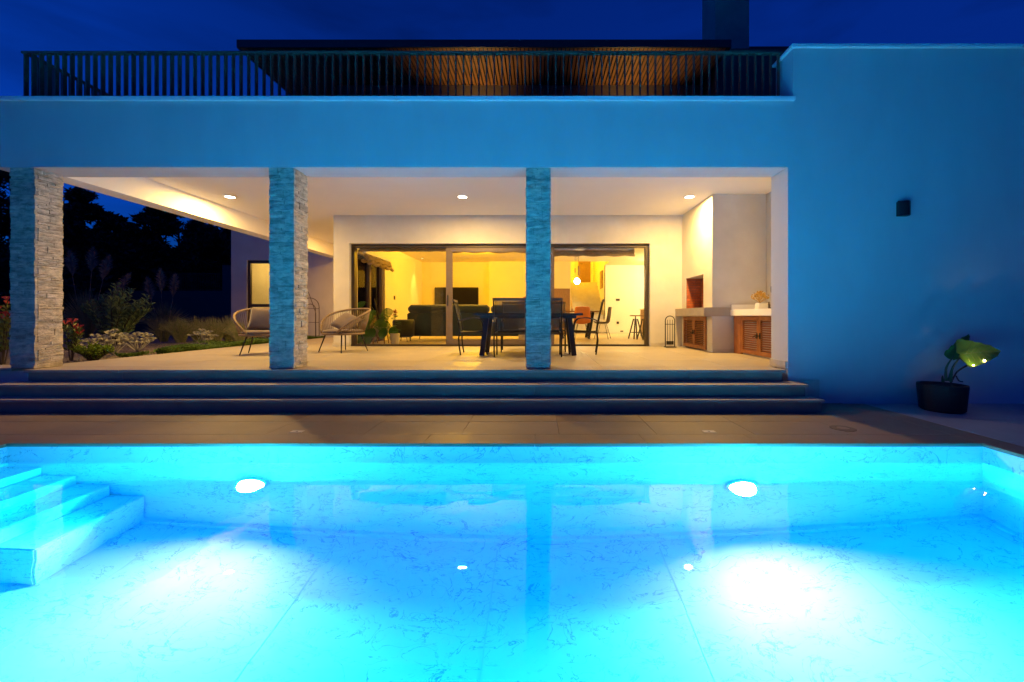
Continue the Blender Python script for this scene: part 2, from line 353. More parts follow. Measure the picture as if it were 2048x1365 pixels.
# underwater lamps and return inlet
def pool_lamp(x, z, label, k):
    t = thing('pool_light', label, 'pool light', (x, PY1, z), 0, 'round lamps in the far pool wall')
    rim = MB().lathe([(.118,0),(.15,0),(.15,.018),(.138,.03),(.120,.03)], 32, ring=True); o = rim.ob('rim', m_white, t, smooth=False); o.rotation_euler = (R(90),0,0)
    ln = MB().lathe([(.001,.0),(.118,.0),(.118,.008),(.06,.022),(.001,.026)], 28); o = ln.ob('lens', m_poollens, t, smooth=True); o.rotation_euler = (R(90),0,0)
    area_light('pool_lamp_light', (0,-.05,0), (R(-70),0,0), .2, BEAM_W*k, BEAM_COL, t, 128)
    area_light('pool_lamp_glow', (0,-.045,0), (R(-126),0,0), .22, POOL_W*k, POOL_COL, t, 180)
m_poollens = EMIT('pool lens', (1.0,.95,1.0), 30)
pool_lamp(-2.594, ZW-.545, 'left round white underwater lamp glowing in the far pool wall', .92)
pool_lamp(1.848, ZW-.575, 'right round white underwater lamp glowing in the far pool wall', 1.16)
t = thing('pool_inlet', 'small round unlit inlet in the far pool wall near the right corner', 'pool inlet', (3.117, PY1, ZW-.363))
o = MB().lathe([(.001,0),(.062,0),(.062,.008),(.045,.014),(.001,.014)], 24).ob('cover', m_seam, t); o.rotation_euler = (R(90),0,0)
o = MB().lathe([(.001,.014),(.02,.014),(.018,.02),(.001,.02)], 12).ob('nozzle', m_white, t); o.rotation_euler = (R(90),0,0)

# deck tiles
deck = struct(MB().box(-14, PX0-.03, -4, 5.6, -.50, DK-.012).box(PX1+.03, 4.28, -4, 5.6, -.50, DK-.012).box(PX0-.03, PX1+.03, PY1-.03+.06, 5.6, -.50, DK-.012).box(PX0-.03, PX1+.03, -4, PY0-.06, -.50, DK-.012).ob('pool_deck', m_grout))
def tiles(x0, x1, y0, y1, nx, ny, z, th, m, parent, name='tile', gap=.0025, off=0, bevel=.002):
    w = (x1-x0)/nx; d = (y1-y0)/ny; me = None
    for j in range(ny):
        for i in range(nx):
            cx = x0+(i+.5)*w; cy = y0+(j+.5)*d
            if me is None:
                o = MB().box(-w/2+gap/2, w/2-gap/2, -d/2+gap/2, d/2-gap/2, -th, 0).ob(name, m, parent, bevel=bevel, seg=1); me = o.data
            else:
                o = bpy.data.objects.new(name, me); C.objects.link(o); o.parent = parent
            o.location = (cx, cy, z+rnd.uniform(-.0006,.0006))
# coping slabs overhang the wall by 30 mm, then rows of larger tiles
tiles(PX0+.03-.29, PX1-.03, 3.75, 4.04, 9, 1, DK, .03, m_deck, deck, 'coping_slab')
tiles(-9.33, PX1-.03-.0, 4.04, 4.957+.06, 14, 2, DK, .012, m_deck, deck, 'tile')
tiles(PX1-.03, 4.28, -1.2, 4.04, 1, 6, DK, .03, m_deck, deck, 'coping_slab')
tiles(PX0+.03-.29, PX0+.03, -1.2, 3.75, 1, 5, DK, .03, m_deck, deck, 'coping_slab')
tiles(PX1-.03, 4.28, 4.04, 5.46, 1, 2, DK, .012, m_deck, deck, 'tile')
tiles(3.40, PX1-.03, 5.017, 5.49, 1, 1, DK, .012, m_deck, deck, 'tile')
tiles(-9.33, PX0+.03-.29, -1.2, 4.04, 5, 6, DK, .012, m_deck, deck, 'tile')
pav = struct(MB().box(4.31, 14, -4, 5.6, -.51, DK-.022).ob('side_paving', m_grout))
tiles(4.315, 12.3, 2.2, 5.497, 10, 4, DK-.008, .012, m_pave, pav, 'tile')
# drain cover and service lids in the deck
t = thing('drain_cover', 'dark stained round drain cover set in the deck by the right pool corner', 'drain cover', (PX(1690,4.22), 4.25, DK))
MB().lathe([(.001,.0),(.115,.0),(.115,.004),(.105,.006),(.07,.006),(.066,.003),(.001,.003)], 28).ob('ring', m_grout, t)
MB().lathe([(.001,.003),(.06,.003),(.058,.007),(.001,.007)], 24).ob('cap', m_deck, t)
for px_, lab in ((594,'small square brown service lid in the deck between the two left columns'), (1418,'small square brown service lid in the deck below the right steps')):
    t = thing('service_lid', lab, 'service lid', (PX(px_,4.13), 4.13, DK+.001), 0, 'service lids in the deck')
    MB().box(-.06,.06,-.035,.035,0,.003).ob('plate', m_base, t); MB().box(-.01,.01,-.006,.006,.003,.005).ob('lift_slot', m_dark, t)

# steps
steps = struct(MB().box(-6.66, 3.20, 5.46, 5.80, DK-.02, -.036).ob('steps', m_grout))
def step_level(x0, x1, y0, y1, z, th, n):
    tiles(x0, x1, y0, y1, n, 1, z, th, m_step, steps, 'tread', .003)
def riser(x0, x1, y, yb, z0, z1, n): 
    w = (x1-x0)/n
    for i in range(n): box('riser', x0+i*w+.001, x0+(i+1)*w-.001, y, yb, z0, z1, m_riser, steps)
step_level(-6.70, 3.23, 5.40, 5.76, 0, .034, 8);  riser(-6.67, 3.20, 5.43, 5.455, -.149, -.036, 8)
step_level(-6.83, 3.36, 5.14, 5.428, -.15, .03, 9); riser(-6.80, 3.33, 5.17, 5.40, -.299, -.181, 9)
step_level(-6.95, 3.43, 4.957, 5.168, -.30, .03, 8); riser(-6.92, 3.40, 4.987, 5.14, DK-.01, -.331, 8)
# terrace floor
terrace = struct(MB().prism([(-7.02,5.762),(4.40,5.762),(4.40,9.68),(-4.77,9.68),(-4.77,14.2),(-7.02,14.2)], 'z', -.44, -.012).ob('terrace_floor', m_grout))
tiles(-7.02, 4.40, 5.763, 9.68, 13, 5, 0, .012, m_tile, terrace)
tiles(-7.02, -4.77, 9.68, 14.2, 3, 6, 0, .012, m_tile, terrace)
# raised planting bed to the left
bed = MB(); nx, ny = 60, 44
for j in range(ny+1):
    for i in range(nx+1):
        x = -32+i*(25-.03)/nx; y = 5.9+j*20/ny
        e = min(1, (-7.05-x)/1.2); bed.v.append((x, y, -.07+(.05*math.sin(x*1.7+y)+.05*math.sin(y*2.3-x*.6))*e*.5+rnd.uniform(-.012,.012)*max(e,0)))
for j in range(ny):
    for i in range(nx):
        a = j*(nx+1)+i; bed.f.append((a,a+1,a+nx+2,a+nx+1))
struct(bed.ob('planting_bed', m_grav))
rw = thing('retaining_wall', 'low rendered retaining wall left of the steps under the corner column', 'wall', (-9.6, 5.7, -.45))
MB().box(-4.4, 2.90, -.13, .19, 0, .42).ob('wall', m_plaster, rw)
MB().box(-4.42, 2.57, -.16, .22, .42, .455).ob('cap', m_step, rw)

# ------------------------------------------------------------------ the house
house = thing('house', 'white plastered two storey villa with covered terrace, stone columns and slatted upper roof', 'house')
YF, YB = 5.5, 5.895
MB().prism([(-7.25,2.675),(3.313,2.675),(3.313,-.47),(12,-.47),(12,4.25),(3.38,4.25),(3.38,3.55),(-7.25,3.55)], 'y', YF, YB).ob('front_wall', m_facade, house)
for a, b_ in ((-7.3,-5.2),(-5.2,-2.55),(-2.55,.45),(.45,3.395)):
    box('parapet_coping', a+.001, b_-.001, 5.462, 5.935, 3.551, 3.602, m_coping, house, bevel=.004)
box('wall_coping', 3.345, 12.05, 5.462, 5.935, 4.251, 4.292, m_coping, house, bevel=.004)
MB().prism([(-6.69,YB),(4.40,YB),(4.40,9.68),(-4.77,9.68),(-4.77,14.2),(-6.69,14.2)], 'z', 3.056, 3.19).ob('porch_ceiling', m_ceil, house)
box('side_beam', -7.02, -6.69, YB, 14.2, 2.675, 3.19, m_ceil, house)
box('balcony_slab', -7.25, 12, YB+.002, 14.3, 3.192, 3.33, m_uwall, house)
# window wall
MB().prism([(-4.77,0),(-4.40,0),(-4.40,2.40),(2.61,2.40),(2.61,0),(4.62,0),(4.62,3.19),(-4.77,3.19)], 'y', 9.68, 9.98).ob('rear_wall', m_plaster, house)
MB().prism([(9.982,0),(10.35,0),(10.35,2.36),(12.2,2.36),(12.2,0),(16.4,0),(16.4,3.19),(9.982,3.19)], 'x', -4.77, -4.50).ob('room_side_wall', m_lampgold, house)
box('porch_side_wall', 4.40, 4.62, YB, 9.679, 0, 3.055, m_plaster, house)
for a in ((-4.77,-4.41,9.664,9.679),(2.62,3.19,9.664,9.679)): box('skirting', *a, .001, .085, m_base, house)
box('skirting', 3.29, 3.312, 5.52, 5.90, .001, .10, m_base, house)
box('skirting', -4.786, -4.771, 9.664, 10.33, .001, .085, m_base, house)
box('facade_skirting', 3.3135, 3.72, 5.484, 5.499, -.44, -.14, m_base, house)
# columns with split stone cladding
def stone_piece(name, w, h, d, parent, loc, rotz):
    nx = max(2, int(w/.07)); nz = 2; vs = []; fs = []
    for j in range(nz+1):
        for i in range(nx+1):
            ed = (i in (0,nx)) or (j in (0,nz))
            vs.append((-w/2+w*i/nx, -d-(rnd.uniform(-.003,.002) if ed else rnd.uniform(.000,.009)), -h/2+h*j/nz+(0 if j in (0,nz) else rnd.uniform(-.2,.2)*h)))
    q = len(vs)
    for j in range(nz):
        for i in range(nx):
            a = j*(nx+1)+i; fs.append((a,a+1,a+nx+2,a+nx+1))
    vs += [(-w/2,0,-h/2),(w/2,0,-h/2),(w/2,0,h/2),(-w/2,0,h/2)]
    bot = list(range(nx+1)); top = [nz*(nx+1)+i for i in range(nx+1)]; lf = [j*(nx+1) for j in range(nz+1)]; rt = [j*(nx+1)+nx for j in range(nz+1)]
    fs += [tuple([q+1,q]+[])+tuple(bot) if False else tuple(bot[::-1]+[q,q+1]), tuple(top+[q+2,q+3]), tuple(lf+[q+3,q]), tuple(rt[::-1]+[q+1,q+2]), (q,q+3,q+2,q+1)]
    o = mesh_obj(name, vs, fs, m_stone, parent); o.location = loc; o.rotation_euler = (0,0,rotz); return o
def courses(h0, h1):
    z = h0; out = []
    while z < h1-.02:
        h = rnd.choice((.022,.026,.032,.036,.042,.05,.06,.085))
        if z+h > h1-.025: h = h1-z
        out.append((z, h)); z += h
    return out
def splits(w):
    k = rnd.random()
    if w < .2 or k < .22: return [(0, w)]
    if k < .8: c = rnd.uniform(.3,.7)*w; return [(0,c),(c,w-c)]
    a, b2 = rnd.uniform(.22,.4)*w, rnd.uniform(.6,.8)*w; return [(0,a),(a,b2-a),(b2,w-b2)]
def column(x0, x1, y0, y1):
    core = box('stone_column', x0+.03, x1-.03, y0+.03, y1-.03, .001, 2.674, m_grout, house)
    for z, h in courses(.004, 2.672):
        for a, w in splits(x1-x0): stone_piece('stone', w-.0025, h-.0025, .032+rnd.uniform(-.009,.009), core, (x0+a+w/2, y0+.032, z+h/2), 0)
    for z, h in courses(.004, 2.672):
        D = y1-y0-.034
        for a, w in splits(D): stone_piece('stone', w-.0025, h-.0025, .032+rnd.uniform(-.009,.009), core, (x1-.032, y0+.034+a+w/2, z+h/2), R(90))
    rb = MB()
    for z, h in courses(.004, 2.672):
        e = rnd.uniform(0,.012)
        for a, w in splits(x1-x0-.036): rb.box(x0+.002+a, x0+a+w, y1-.032, y1-.004+rnd.uniform(-.004,.008), z+.0012, z+h-.0012)
        for a, w in splits(y1-y0-.07): rb.box(x0-rnd.uniform(-.004,.008), x0+.032, y0+.036+a, y0+.034+a+w, z+.0012, z+h-.0012)
    stuff(rb.ob('rear_stone', m_stone, core))
column(-7.024,-6.693,5.52,5.85); column(-3.575,-3.244,5.52,5.85); column(-.159,.169,5.52,5.85)
# railing of the upper terrace
rl = thing('balcony_railing', 'bronze metal railing of upright flat bars along the upper terrace', 'railing', (0,5.75,3.33))
def dup_at(o, x, y, z=0):
    c = o.copy(); C.objects.link(c); c.location = (x,y,z); return c
MB().box(-7.13, 3.375, -.028, .028, 1.0, 1.03).ob('top_rail', m_rail, rl); MB().box(-7.13,3.375,-.02,.02,.06,.085).ob('bottom_rail', m_rail, rl)
b0 = MB().box(-.007,.007,-.026,.026,.0,.999).ob('baluster', m_rail, rl); b0.location = (-7.09,0,0)
x = -7.09+.1063
while x < 3.37: dup_at(b0, x, 0); x += .1063
MB().box(-7.118,-7.062,.03,4.2,1.0,1.03).ob('top_rail', m_rail, rl)
r0 = MB().box(-.026,.026,-.007,.007,0,.999).ob('baluster', m_rail, rl); r0.location = (-7.09,.12,0)
for i in range(1,26): dup_at(r0, -7.09, .12+i*.1063)
# upper storey
UZ0 = 3.33
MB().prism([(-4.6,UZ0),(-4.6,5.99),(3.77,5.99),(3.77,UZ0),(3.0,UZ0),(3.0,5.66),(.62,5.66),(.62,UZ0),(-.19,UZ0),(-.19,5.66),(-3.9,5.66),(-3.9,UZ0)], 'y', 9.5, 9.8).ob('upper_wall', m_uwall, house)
def upper_window(x0, x1):
    f = MB().box(x0,x1,9.6,9.68,5.58,5.66).box(x0,x0+.07,9.6,9.68,UZ0,5.58).box(x1-.07,x1,9.6,9.68,UZ0,5.58).box((x0+x1)/2-.04,(x0+x1)/2+.04,9.6,9.68,UZ0,5.58).ob('upper_window', m_frame, house)
    box('pane', x0+.07, (x0+x1)/2-.04, 9.635, 9.645, UZ0, 5.58, m_glass, f); box('pane', (x0+x1)/2+.04, x1-.07, 9.635, 9.645, UZ0, 5.58, m_glass, f)
    for k in range(7):
        z = 5.55-.055*k; MB().box(x0+.08,x1-.08,9.70,9.745,z,z+.006, Matrix.Rotation(R(25),3,'X')).ob('blind_slat', m_doorw, f)
upper_window(-3.9,-.19); upper_window(.62,3.0)
box('upper_room_back', -4.6, 3.77, 12.5, 12.6, UZ0, 5.99, m_bwall, house)
box('upper_side_wall', -4.6, -4.3, 9.801, 15, UZ0, 5.99, m_bwall, house)
MB().prism([(3.77,8.83),(9,8.83),(9,15),(3.77,15)], 'z', UZ0, 6.395).ob('chimney_block', m_bwall, house)
rf = box('roof', -5.9, 3.78, 8.18, 15.2, 6.03, 6.115, m_roof, house)
MB().box(-5.92,3.80,8.15,8.179,5.985,6.135).box(-5.93,-5.902,8.18,15.2,5.985,6.135).box(3.781,3.80,8.18,8.82,5.985,6.135).ob('fascia', m_roof, rf)
sl = MB().box(-.026,.026,8.185,9.495,5.985,6.005).ob('slat', m_slat, rf)
sl2 = MB().box(-.026,.026,8.185,15.0,5.985,6.005).ob('slat', m_slat, rf)
x = -5.85; first = [True, True]
while x < 3.75:
    k = 1 if x < -4.62 else 0; src = (sl, sl2)[k]
    if first[k]: src.location = (x,0,0); first[k] = False
    else: dup_at(src, x, 0)
    x += .0815
box('side_roof', 4.495, 9.3, 8.95, 15, 6.397, 6.52, m_roof, house)
box('chimney', 3.772, 4.49, 8.828, 9.53, 6.397, 9.5, m_uwall, house)
for x in (-1.35, 2.05): spot_light('balcony_uplight', (x, 9.25, 4.55), (x, 8.75, 6.0),   .05, 75, (1,.56,.14), 100, .8, house)
# wing behind on the left
MB().prism([(-10.5,-.1),(-9.97,-.1),(-9.97,2.62),(-8.35,2.62),(-8.35,-.1),(-4.772,-.1),(-4.772,4.2),(-10.5,4.2)], 'y', 14.2, 14.45).ob('wing_wall', m_plaster, house)
box('wing_side_wall', -10.5, -10.25, 14.451, 19, -.1, 4.2, m_plaster, house)
MB().box(-10.24,-7.6,17.0,17.1,-.1,3.0).box(-7.6,-7.5,14.451,17.1,-.1,3.0).box(-10.24,-7.5,14.452,17.1,3.0,3.1).box(-10.24,-7.5,14.452,17.1,-.12,0).ob('wing_room', m_room, house)
point_light('wing_room_light', (-9.2, 15.6, 2.6), .15, 42, (1,.62,.14), house)
wd = MB().box(-9.97,-8.35,14.26,14.34,2.52,2.62).box(-9.97,-9.88,14.26,14.34,0,2.52).box(-8.44,-8.35,14.26,14.34,0,2.52).box(-9.88,-8.44,14.262,14.338,1.02,1.12).box(-9.88,-8.44,14.262,14.338,0,.12).ob('wing_window', m_frame, house)
box('pane', -9.88,-8.44,14.295,14.305,1.12,2.52, m_glass, wd); box('pane', -9.88,-8.44,14.295,14.305,.12,1.02, m_glass, wd)
# sliding window
X0, X1, ZT = -4.40, 2.61, 2.40
XA, XB = PX(899,9.84), PX(1102,9.84)
sw = MB().box(X0,X1,9.78,9.92,ZT-.075,ZT).box(X0,X0+.075,9.78,9.92,.035,ZT-.075).box(X1-.075,X1,9.78,9.92,.035,ZT-.075).box(X0,X1,9.76,9.93,.002,.035).ob('sliding_window', m_frame, house)
lf = MB().box(XA-.075,XA+.075,9.80,9.85,.037,ZT-.077).box(XB-.075,XB+.075,9.80,9.85,.037,ZT-.077).box(XA+.075,XB-.075,9.80,9.85,ZT-.177,ZT-.077).box(XA+.075,XB-.075,9.80,9.85,.037,.15).ob('sliding_leaf', m_leaf_frame, sw)
box('pane', XA+.07, XB-.07, 9.822, 9.828, .14, ZT-.17, m_glass, sw)
box('pane', X0+.07, XA-.03, 9.872, 9.878, .03, ZT-.07, m_glass, sw); box('pane', XB+.03, X1-.07, 9.872, 9.878, .03, ZT-.07, m_glass, sw)
MB().box(XA-.04,XA-.015,9.775,9.80,.95,1.2).ob('handle', m_black, sw)
# glazed door in the side wall of the living room
sd = MB().box(-4.70,-4.56,10.35,10.43,0,2.28).box(-4.70,-4.56,12.12,12.2,0,2.28).box(-4.70,-4.56,11.24,11.34,0,2.28).box(-4.70,-4.56,10.35,12.2,2.281,2.36).ob('side_window', m_leaf_frame, house)
box('pane', -4.635,-4.628,10.43,11.24,.01,2.28, m_glass, sd); box('pane', -4.635,-4.628,11.34,12.12,.01,2.28, m_glass, sd)
# interior shell
MB().box(-4.5,5.6,9.985,20.8,-.3,-.002).ob('interior_floor', m_woodfloor, house)
MB().box(-4.5,5.6,9.985,15.9,2.80,2.9).box(-4.5,-1.87,15.9,16.1,2.80,2.9).box(2.75,5.6,15.9,17,2.80,2.9).ob('room_ceiling', m_lampgold, house)
MB().box(-4.5,-1.87,16.1,16.3,0,2.8).box(-1.87,1.25,15.9,16.1,0,4.6).ob('room_back_wall', m_lampgold, house)
MB().box(2.75,2.9,17.001,20.8,0,4.6).box(1.10,1.25,16.1,20.8,0,4.6).box(1.25,2.75,20.6,20.8,0,4.6).box(1.1,2.9,15.95,20.8,4.601,4.7).box(1.25,5.6,15.901,15.949,2.901,4.6).ob('stairwell_wall', m_room, house)
MB().box(2.75,5.6,17,17.2,0,2.8).box(5.6,5.8,9.985,17.2,0,2.8).ob('kitchen_wall', m_room, house)
st = MB().box(1.26,2.74,19.6,20.59,2.2,2.28).ob('staircase', m_room, house)
for i in range(12): box('step', 1.255, 2.745, 16.25+i*.28, 19.6, i*.19+.001, (i+1)*.19, m_base, st, bevel=.008)
ud = box('landing_door', 2.0, 2.60, 20.55, 20.598, 2.285, 4.3, m_doorw, house); MB().tube([(2.08,20.52,3.3),(2.2,20.52,3.3)], .012).ob('handle', m_black, ud)
uc = box('understair_cupboard', .45, 1.22, 15.85, 15.898, .01, 1.76, m_doorw, house)
MB().box(.5,.83,15.835,15.849,.06,1.71).ob('cupboard_door', m_doorw, uc); MB().box(.85,1.17,15.835,15.849,.06,1.71).ob('cupboard_door', m_doorw, uc)
# handrail slope beside the stair
MB().prism([(16.2,.9),(16.2,1.0),(19.5,3.3),(19.5,3.2)], 'x', 1.30, 1.36).ob('handrail', m_doorw, house)

# lights in the ceilings
def downlight(x, y, z, label, power):
    t = thing('downlight', label, 'ceiling light', (x,y,z), 0, 'recessed terrace ceiling lights')
    MB().lathe([(.085,0),(.115,0),(.115,-.010),(.105,-.014),(.087,-.014)], 28, ring=True).ob('trim_ring', m_white, t)
    MB().lathe([(.001,-.004),(.086,-.004),(.084,-.010),(.001,-.012)], 24).ob('lens', m_lens, t)
    area_light('downlight_lamp', (0,0,-.03), (0,0,0), .15, power, PORCH_COL, t)
downlight(PX(460,8.165), 8.165, 3.056, 'left recessed ceiling downlight above the wicker chairs', PORCH_W)
downlight(PX(925,8.165), 8.165, 3.056, 'middle recessed ceiling downlight above the dining table', PORCH_W)
downlight(PX(1379,8.165), 8.165, 3.056, 'right recessed ceiling downlight beside the fireplace hood', PORCH_W)
def roomspot(x, y, label, power, col, ang=100, aim=None):
    t = thing('ceiling_spot', label, 'ceiling light', (x,y,2.80), 0, 'small interior ceiling spots')
    MB().lathe([(.035,0),(.05,0),(.05,-.008),(.036,-.008)], 16, ring=True).ob('ring', m_white, t); MB().lathe([(.001,-.003),(.035,-.003),(.001,-.006)], 12).ob('lens', m_spotl, t)
    spot_light('ceiling_spot_lamp', (0,0,-.02), aim or (0,0,-1), .04, power, col, ang, .8, t)
roomspot(-4.2, 15.05, 'interior ceiling spot washing the left side wall', 120, (1,.66,.16), 62)
roomspot(.55, 13.6, 'interior ceiling spot seen above the rolled blind', 160, ROOM_COL, 140)
point_light('living_room_lamp', (-2.0, 13.2, 2.74), .05, 340, ROOM_COL, house)
point_light('kitchen_lamp', (4.75, 15.0, 2.5), .10, 270, KITCHEN_COL, house)
area_light('passage_downlight_lamp', (-5.55, 12.3, 3.04), (0,0,0), .15, 75, (1,.52,.13), house)
point_light('stair_lamp', (2.0, 18.2, 4.2), .15, 170, ROOM_COL, house)

# ------------------------------------------------------------------ fireplace and counter on the right of the terrace
bx0, by0 = 3.36, 8.0
def brick_wall(parent, org, u, v, L_, H, seed):      # bricks in a plane: origin, unit vectors along and out of it
    r = random.Random(seed); u = Vector(u); nrm = Vector(v); bw, bh = .20, .058; row = 0; z = 0
    me = None
    while z < H-.01:
        h = min(bh, H-z); x = -(bw/2 if row % 2 else 0)
        while x < L_-.005:
            a = max(x, 0); b2 = min(x+bw, L_)
            if b2-a > .02:
                c = Vector(org)+u*((a+b2)/2)+Vector((0,0,z+h/2)); w = b2-a-.008
                o = MB().box(-w/2,w/2,-.012,r.uniform(.001,.006),-h/2+.004,h/2-.004).ob('brick', m_brick, parent)
                o.matrix_local = Matrix((( u.x, nrm.x, 0, c.x),(u.y, nrm.y, 0, c.y),(u.z, nrm.z, 1, c.z),(0,0,0,1)))
            x += bw
        z += bh; row += 1
fp = thing('outdoor_fireplace', 'plastered built in fireplace with brick niche, stone ledge and louvred doors below', 'fireplace')
nx1 = bx0+.36; ny0, ny1, nz0, nz1 = 8.43, 9.43, .872, 1.556
# body built round the niche
MB().box(bx0,4.399,by0,ny0,.001,3.055).box(bx0,4.399,ny1,9.679,.001,3.055).box(bx0+.0005,4.3985,ny0,ny1,nz1,3.0545).box(nx1,4.399,ny0+.0005,ny1-.0005,nz0,nz1).box(bx0+.06,4.398,ny0,ny1,.001,nz0-.002).ob('hood', m_plaster, fp)
MB().box(nx1-.006,nx1+.001,ny0,ny1,nz0,nz1).box(bx0+.01,nx1-.006,ny1-.006,ny1+.001,nz0,nz1).box(bx0+.01,nx1-.006,ny0-.001,ny0+.006,nz0,nz1).ob('mortar', m_grout, fp)
brick_wall(fp, (nx1-.01, ny1-.012, nz0), (0,-1,0), (-1,0,0), ny1-ny0-.024, nz1-nz0, 3)
brick_wall(fp, (bx0+.012, ny1-.01, nz0), (1,0,0), (0,-1,0), nx1-bx0-.03, nz1-nz0, 4)
MB().box(3.20,nx1-.012,8.0-.02,9.678,.70,.871).ob('ledge', m_step, fp, bevel=.006)
MB().box(bx0+.001,4.39,by0-.014,by0-.0005,.001,.075).ob('skirting', m_base, fp)
def louvre_door(parent, xf, y0, y1, z0, z1, handle_y):
    d = MB().box(xf,xf+.03,y0,y0+.06,z0,z1).box(xf,xf+.03,y1-.06,y1,z0,z1).box(xf,xf+.03,y0+.06,y1-.06,z1-.07,z1).box(xf,xf+.03,y0+.06,y1-.06,z0,z0+.07).ob('louvre_door', m_wood, parent)
    k = int((z1-z0-.14)/.036); s0 = None
    for i in range(k):
        z = z0+.07+(i+.5)*(z1-z0-.14)/k
        if s0 is None:
            s0 = MB().box(-.016,.016,y0+.06,y1-.06,-.003,.003, Matrix.Rotation(R(40),3,'Y')).ob('slat', m_wood, d); s0.location = (xf+.016,0,z)
        else: dup_at(s0, xf+.016, 0, z)
    MB().box(xf-.012,xf-.001,handle_y-.012,handle_y+.012,(z0+z1)/2-.05,(z0+z1)/2+.05).tube([(xf-.012,handle_y,(z0+z1)/2),(xf-.04,handle_y,(z0+z1)/2),(xf-.045,handle_y+.06,(z0+z1)/2-.03)], .008, 6).ob('handle', m_black, d)
box('cabinet_back', 3.385, 3.40, 8.2, 9.5, .02, .68, m_black, fp)
louvre_door(fp, 3.325, 8.25, 8.87, .03, .695, 8.83); louvre_door(fp, 3.325, 8.875, 9.50, .03, .695, 8.91)
ct = thing('outdoor_counter', 'white topped built in counter with brown louvred doors beside the right wall', 'counter')
MB().box(3.70,4.398,5.92,7.984,.71,.825).ob('worktop', m_coping, ct, bevel=.005)
MB().box(3.72,4.39,7.955,7.984,.826,.925).ob('upstand', m_coping, ct, bevel=.003)
MB().box(3.80,4.397,5.92,7.983,.0,.709).ob('cabinet_body', m_plaster, ct)
louvre_door(ct, 3.755, 7.07, 7.68, .03, .70, 7.11); louvre_door(ct, 3.755, 6.45, 7.065, .03, .70, 7.02); louvre_door(ct, 3.755, 5.93, 6.445, .03, .70, 6.4)
box('end_post', 3.752, 3.799, 7.685, 7.95, .0, .705, m_wood, ct)
# dried flowers in a stacked white pot, small ornament, socket
xv, yv = PX(1523,7.4), 7.4
t = thing('flower_pot', 'ribbed white square pot on the counter holding dried yellow flowers', 'flower pot', (xv,yv,.826))
for k in range(3): MB().box(-.085+.004*k,.085-.002*k,-.07,.07,.001+.037*k,.034+.037*k).ob('tier', m_white, t, bevel=.004)
t = thing('dried_bouquet', 'round bunch of dried yellow flowers in the white pot on the counter', 'flowers', (xv-.03,yv,.935))
mbf = MB(); mst = MB(); r = random.Random(5)
for i in range(260):
    a, b2 = r.uniform(0,6.283), r.uniform(.1,1.45); rad = r.uniform(.10,.155); d = Vector((math.cos(a)*math.cos(b2)*rad*1.0, math.sin(a)*math.cos(b2)*rad, .06+math.sin(b2)*rad*1.0))
    s = r.uniform(.012,.024); q = [d+Vector((r.uniform(-s,s),r.uniform(-s,s),r.uniform(-s,s))) for _ in range(4)]
    mbf.add(q, [(0,1,2),(0,2,3),(0,3,1),(1,3,2)])
    if i % 9 == 0: mst.tube([(0,0,0), d*.9], .0018, 4)
stuff(mbf.ob('blossoms', m_dry, t)); mst.ob('stems', m_dry, t)
t = thing('ornament', 'small brown figurine on the counter right of the flowers', 'ornament', (PX(1538,7.35),7.35,.826))
MB().lathe([(.03,0),(.032,.02),(.018,.045),(.024,.075),(.012,.10),(.014,.12),(.002,.135)], 14).ob('body', m_arm, t, smooth=True)
t = thing('wall_socket', 'black outdoor socket on the terrace side wall above the counter', 'socket', (4.40,PX(1,1)*0+7.75,PZ(580,7.9)))
MB().box(-.03,-.001,-.05,.05,-.06,.06).ob('housing', m_black, t, bevel=.006); MB().box(-.036,-.031,-.035,.035,-.04,.01).ob('flap', m_dark, t)
# fireside tool set
t = thing('fire_tool_stand', 'small black arched stand of fire tools against the wall', 'tool stand', (PX(1340,9.35),9.35,.001))
arch = [(-.105,0,0),(-.105,0,.60)]+[(.105*-math.cos(a),0,.60+.105*math.sin(a)) for a in [i*math.pi/12 for i in range(1,12)]]+[(.105,0,.60),(.105,0,0)]
MB().tube(arch, .011, 8).ob('arch', m_black, t); MB().box(-.115,.115,-.09,.09,.0,.018).ob('base', m_black, t); MB().tube([(-.105,0,.52),(.105,0,.52)], .008, 6).ob('cross_bar', m_black, t)
for x in (-.055,0,.055):
    o = MB().tube([(x,0,.62),(x,0,.1)], .006, 6).box(x-.025,x+.025,-.008,.008,.06,.14).ob('fire_tool', m_black, t)

# wall lamp on the facade
t = thing('wall_lamp', 'small unlit dark wall lamp on the blue lit facade', 'wall lamp', (PX(1809,5.45),5.5,PZ(432,5.45)))
MB().prism([(-.07,-.001),(-.07,-.05),(-.05,-.085),(-.02,-.105),(.02,-.105),(.05,-.085),(.07,-.05),(.07,-.001)], 'z', 0, .19).ob('housing', m_black, t, bevel=.004)
MB().box(-.05,.05,-.012,-.001,.19,.205).ob('bracket', m_black, t)

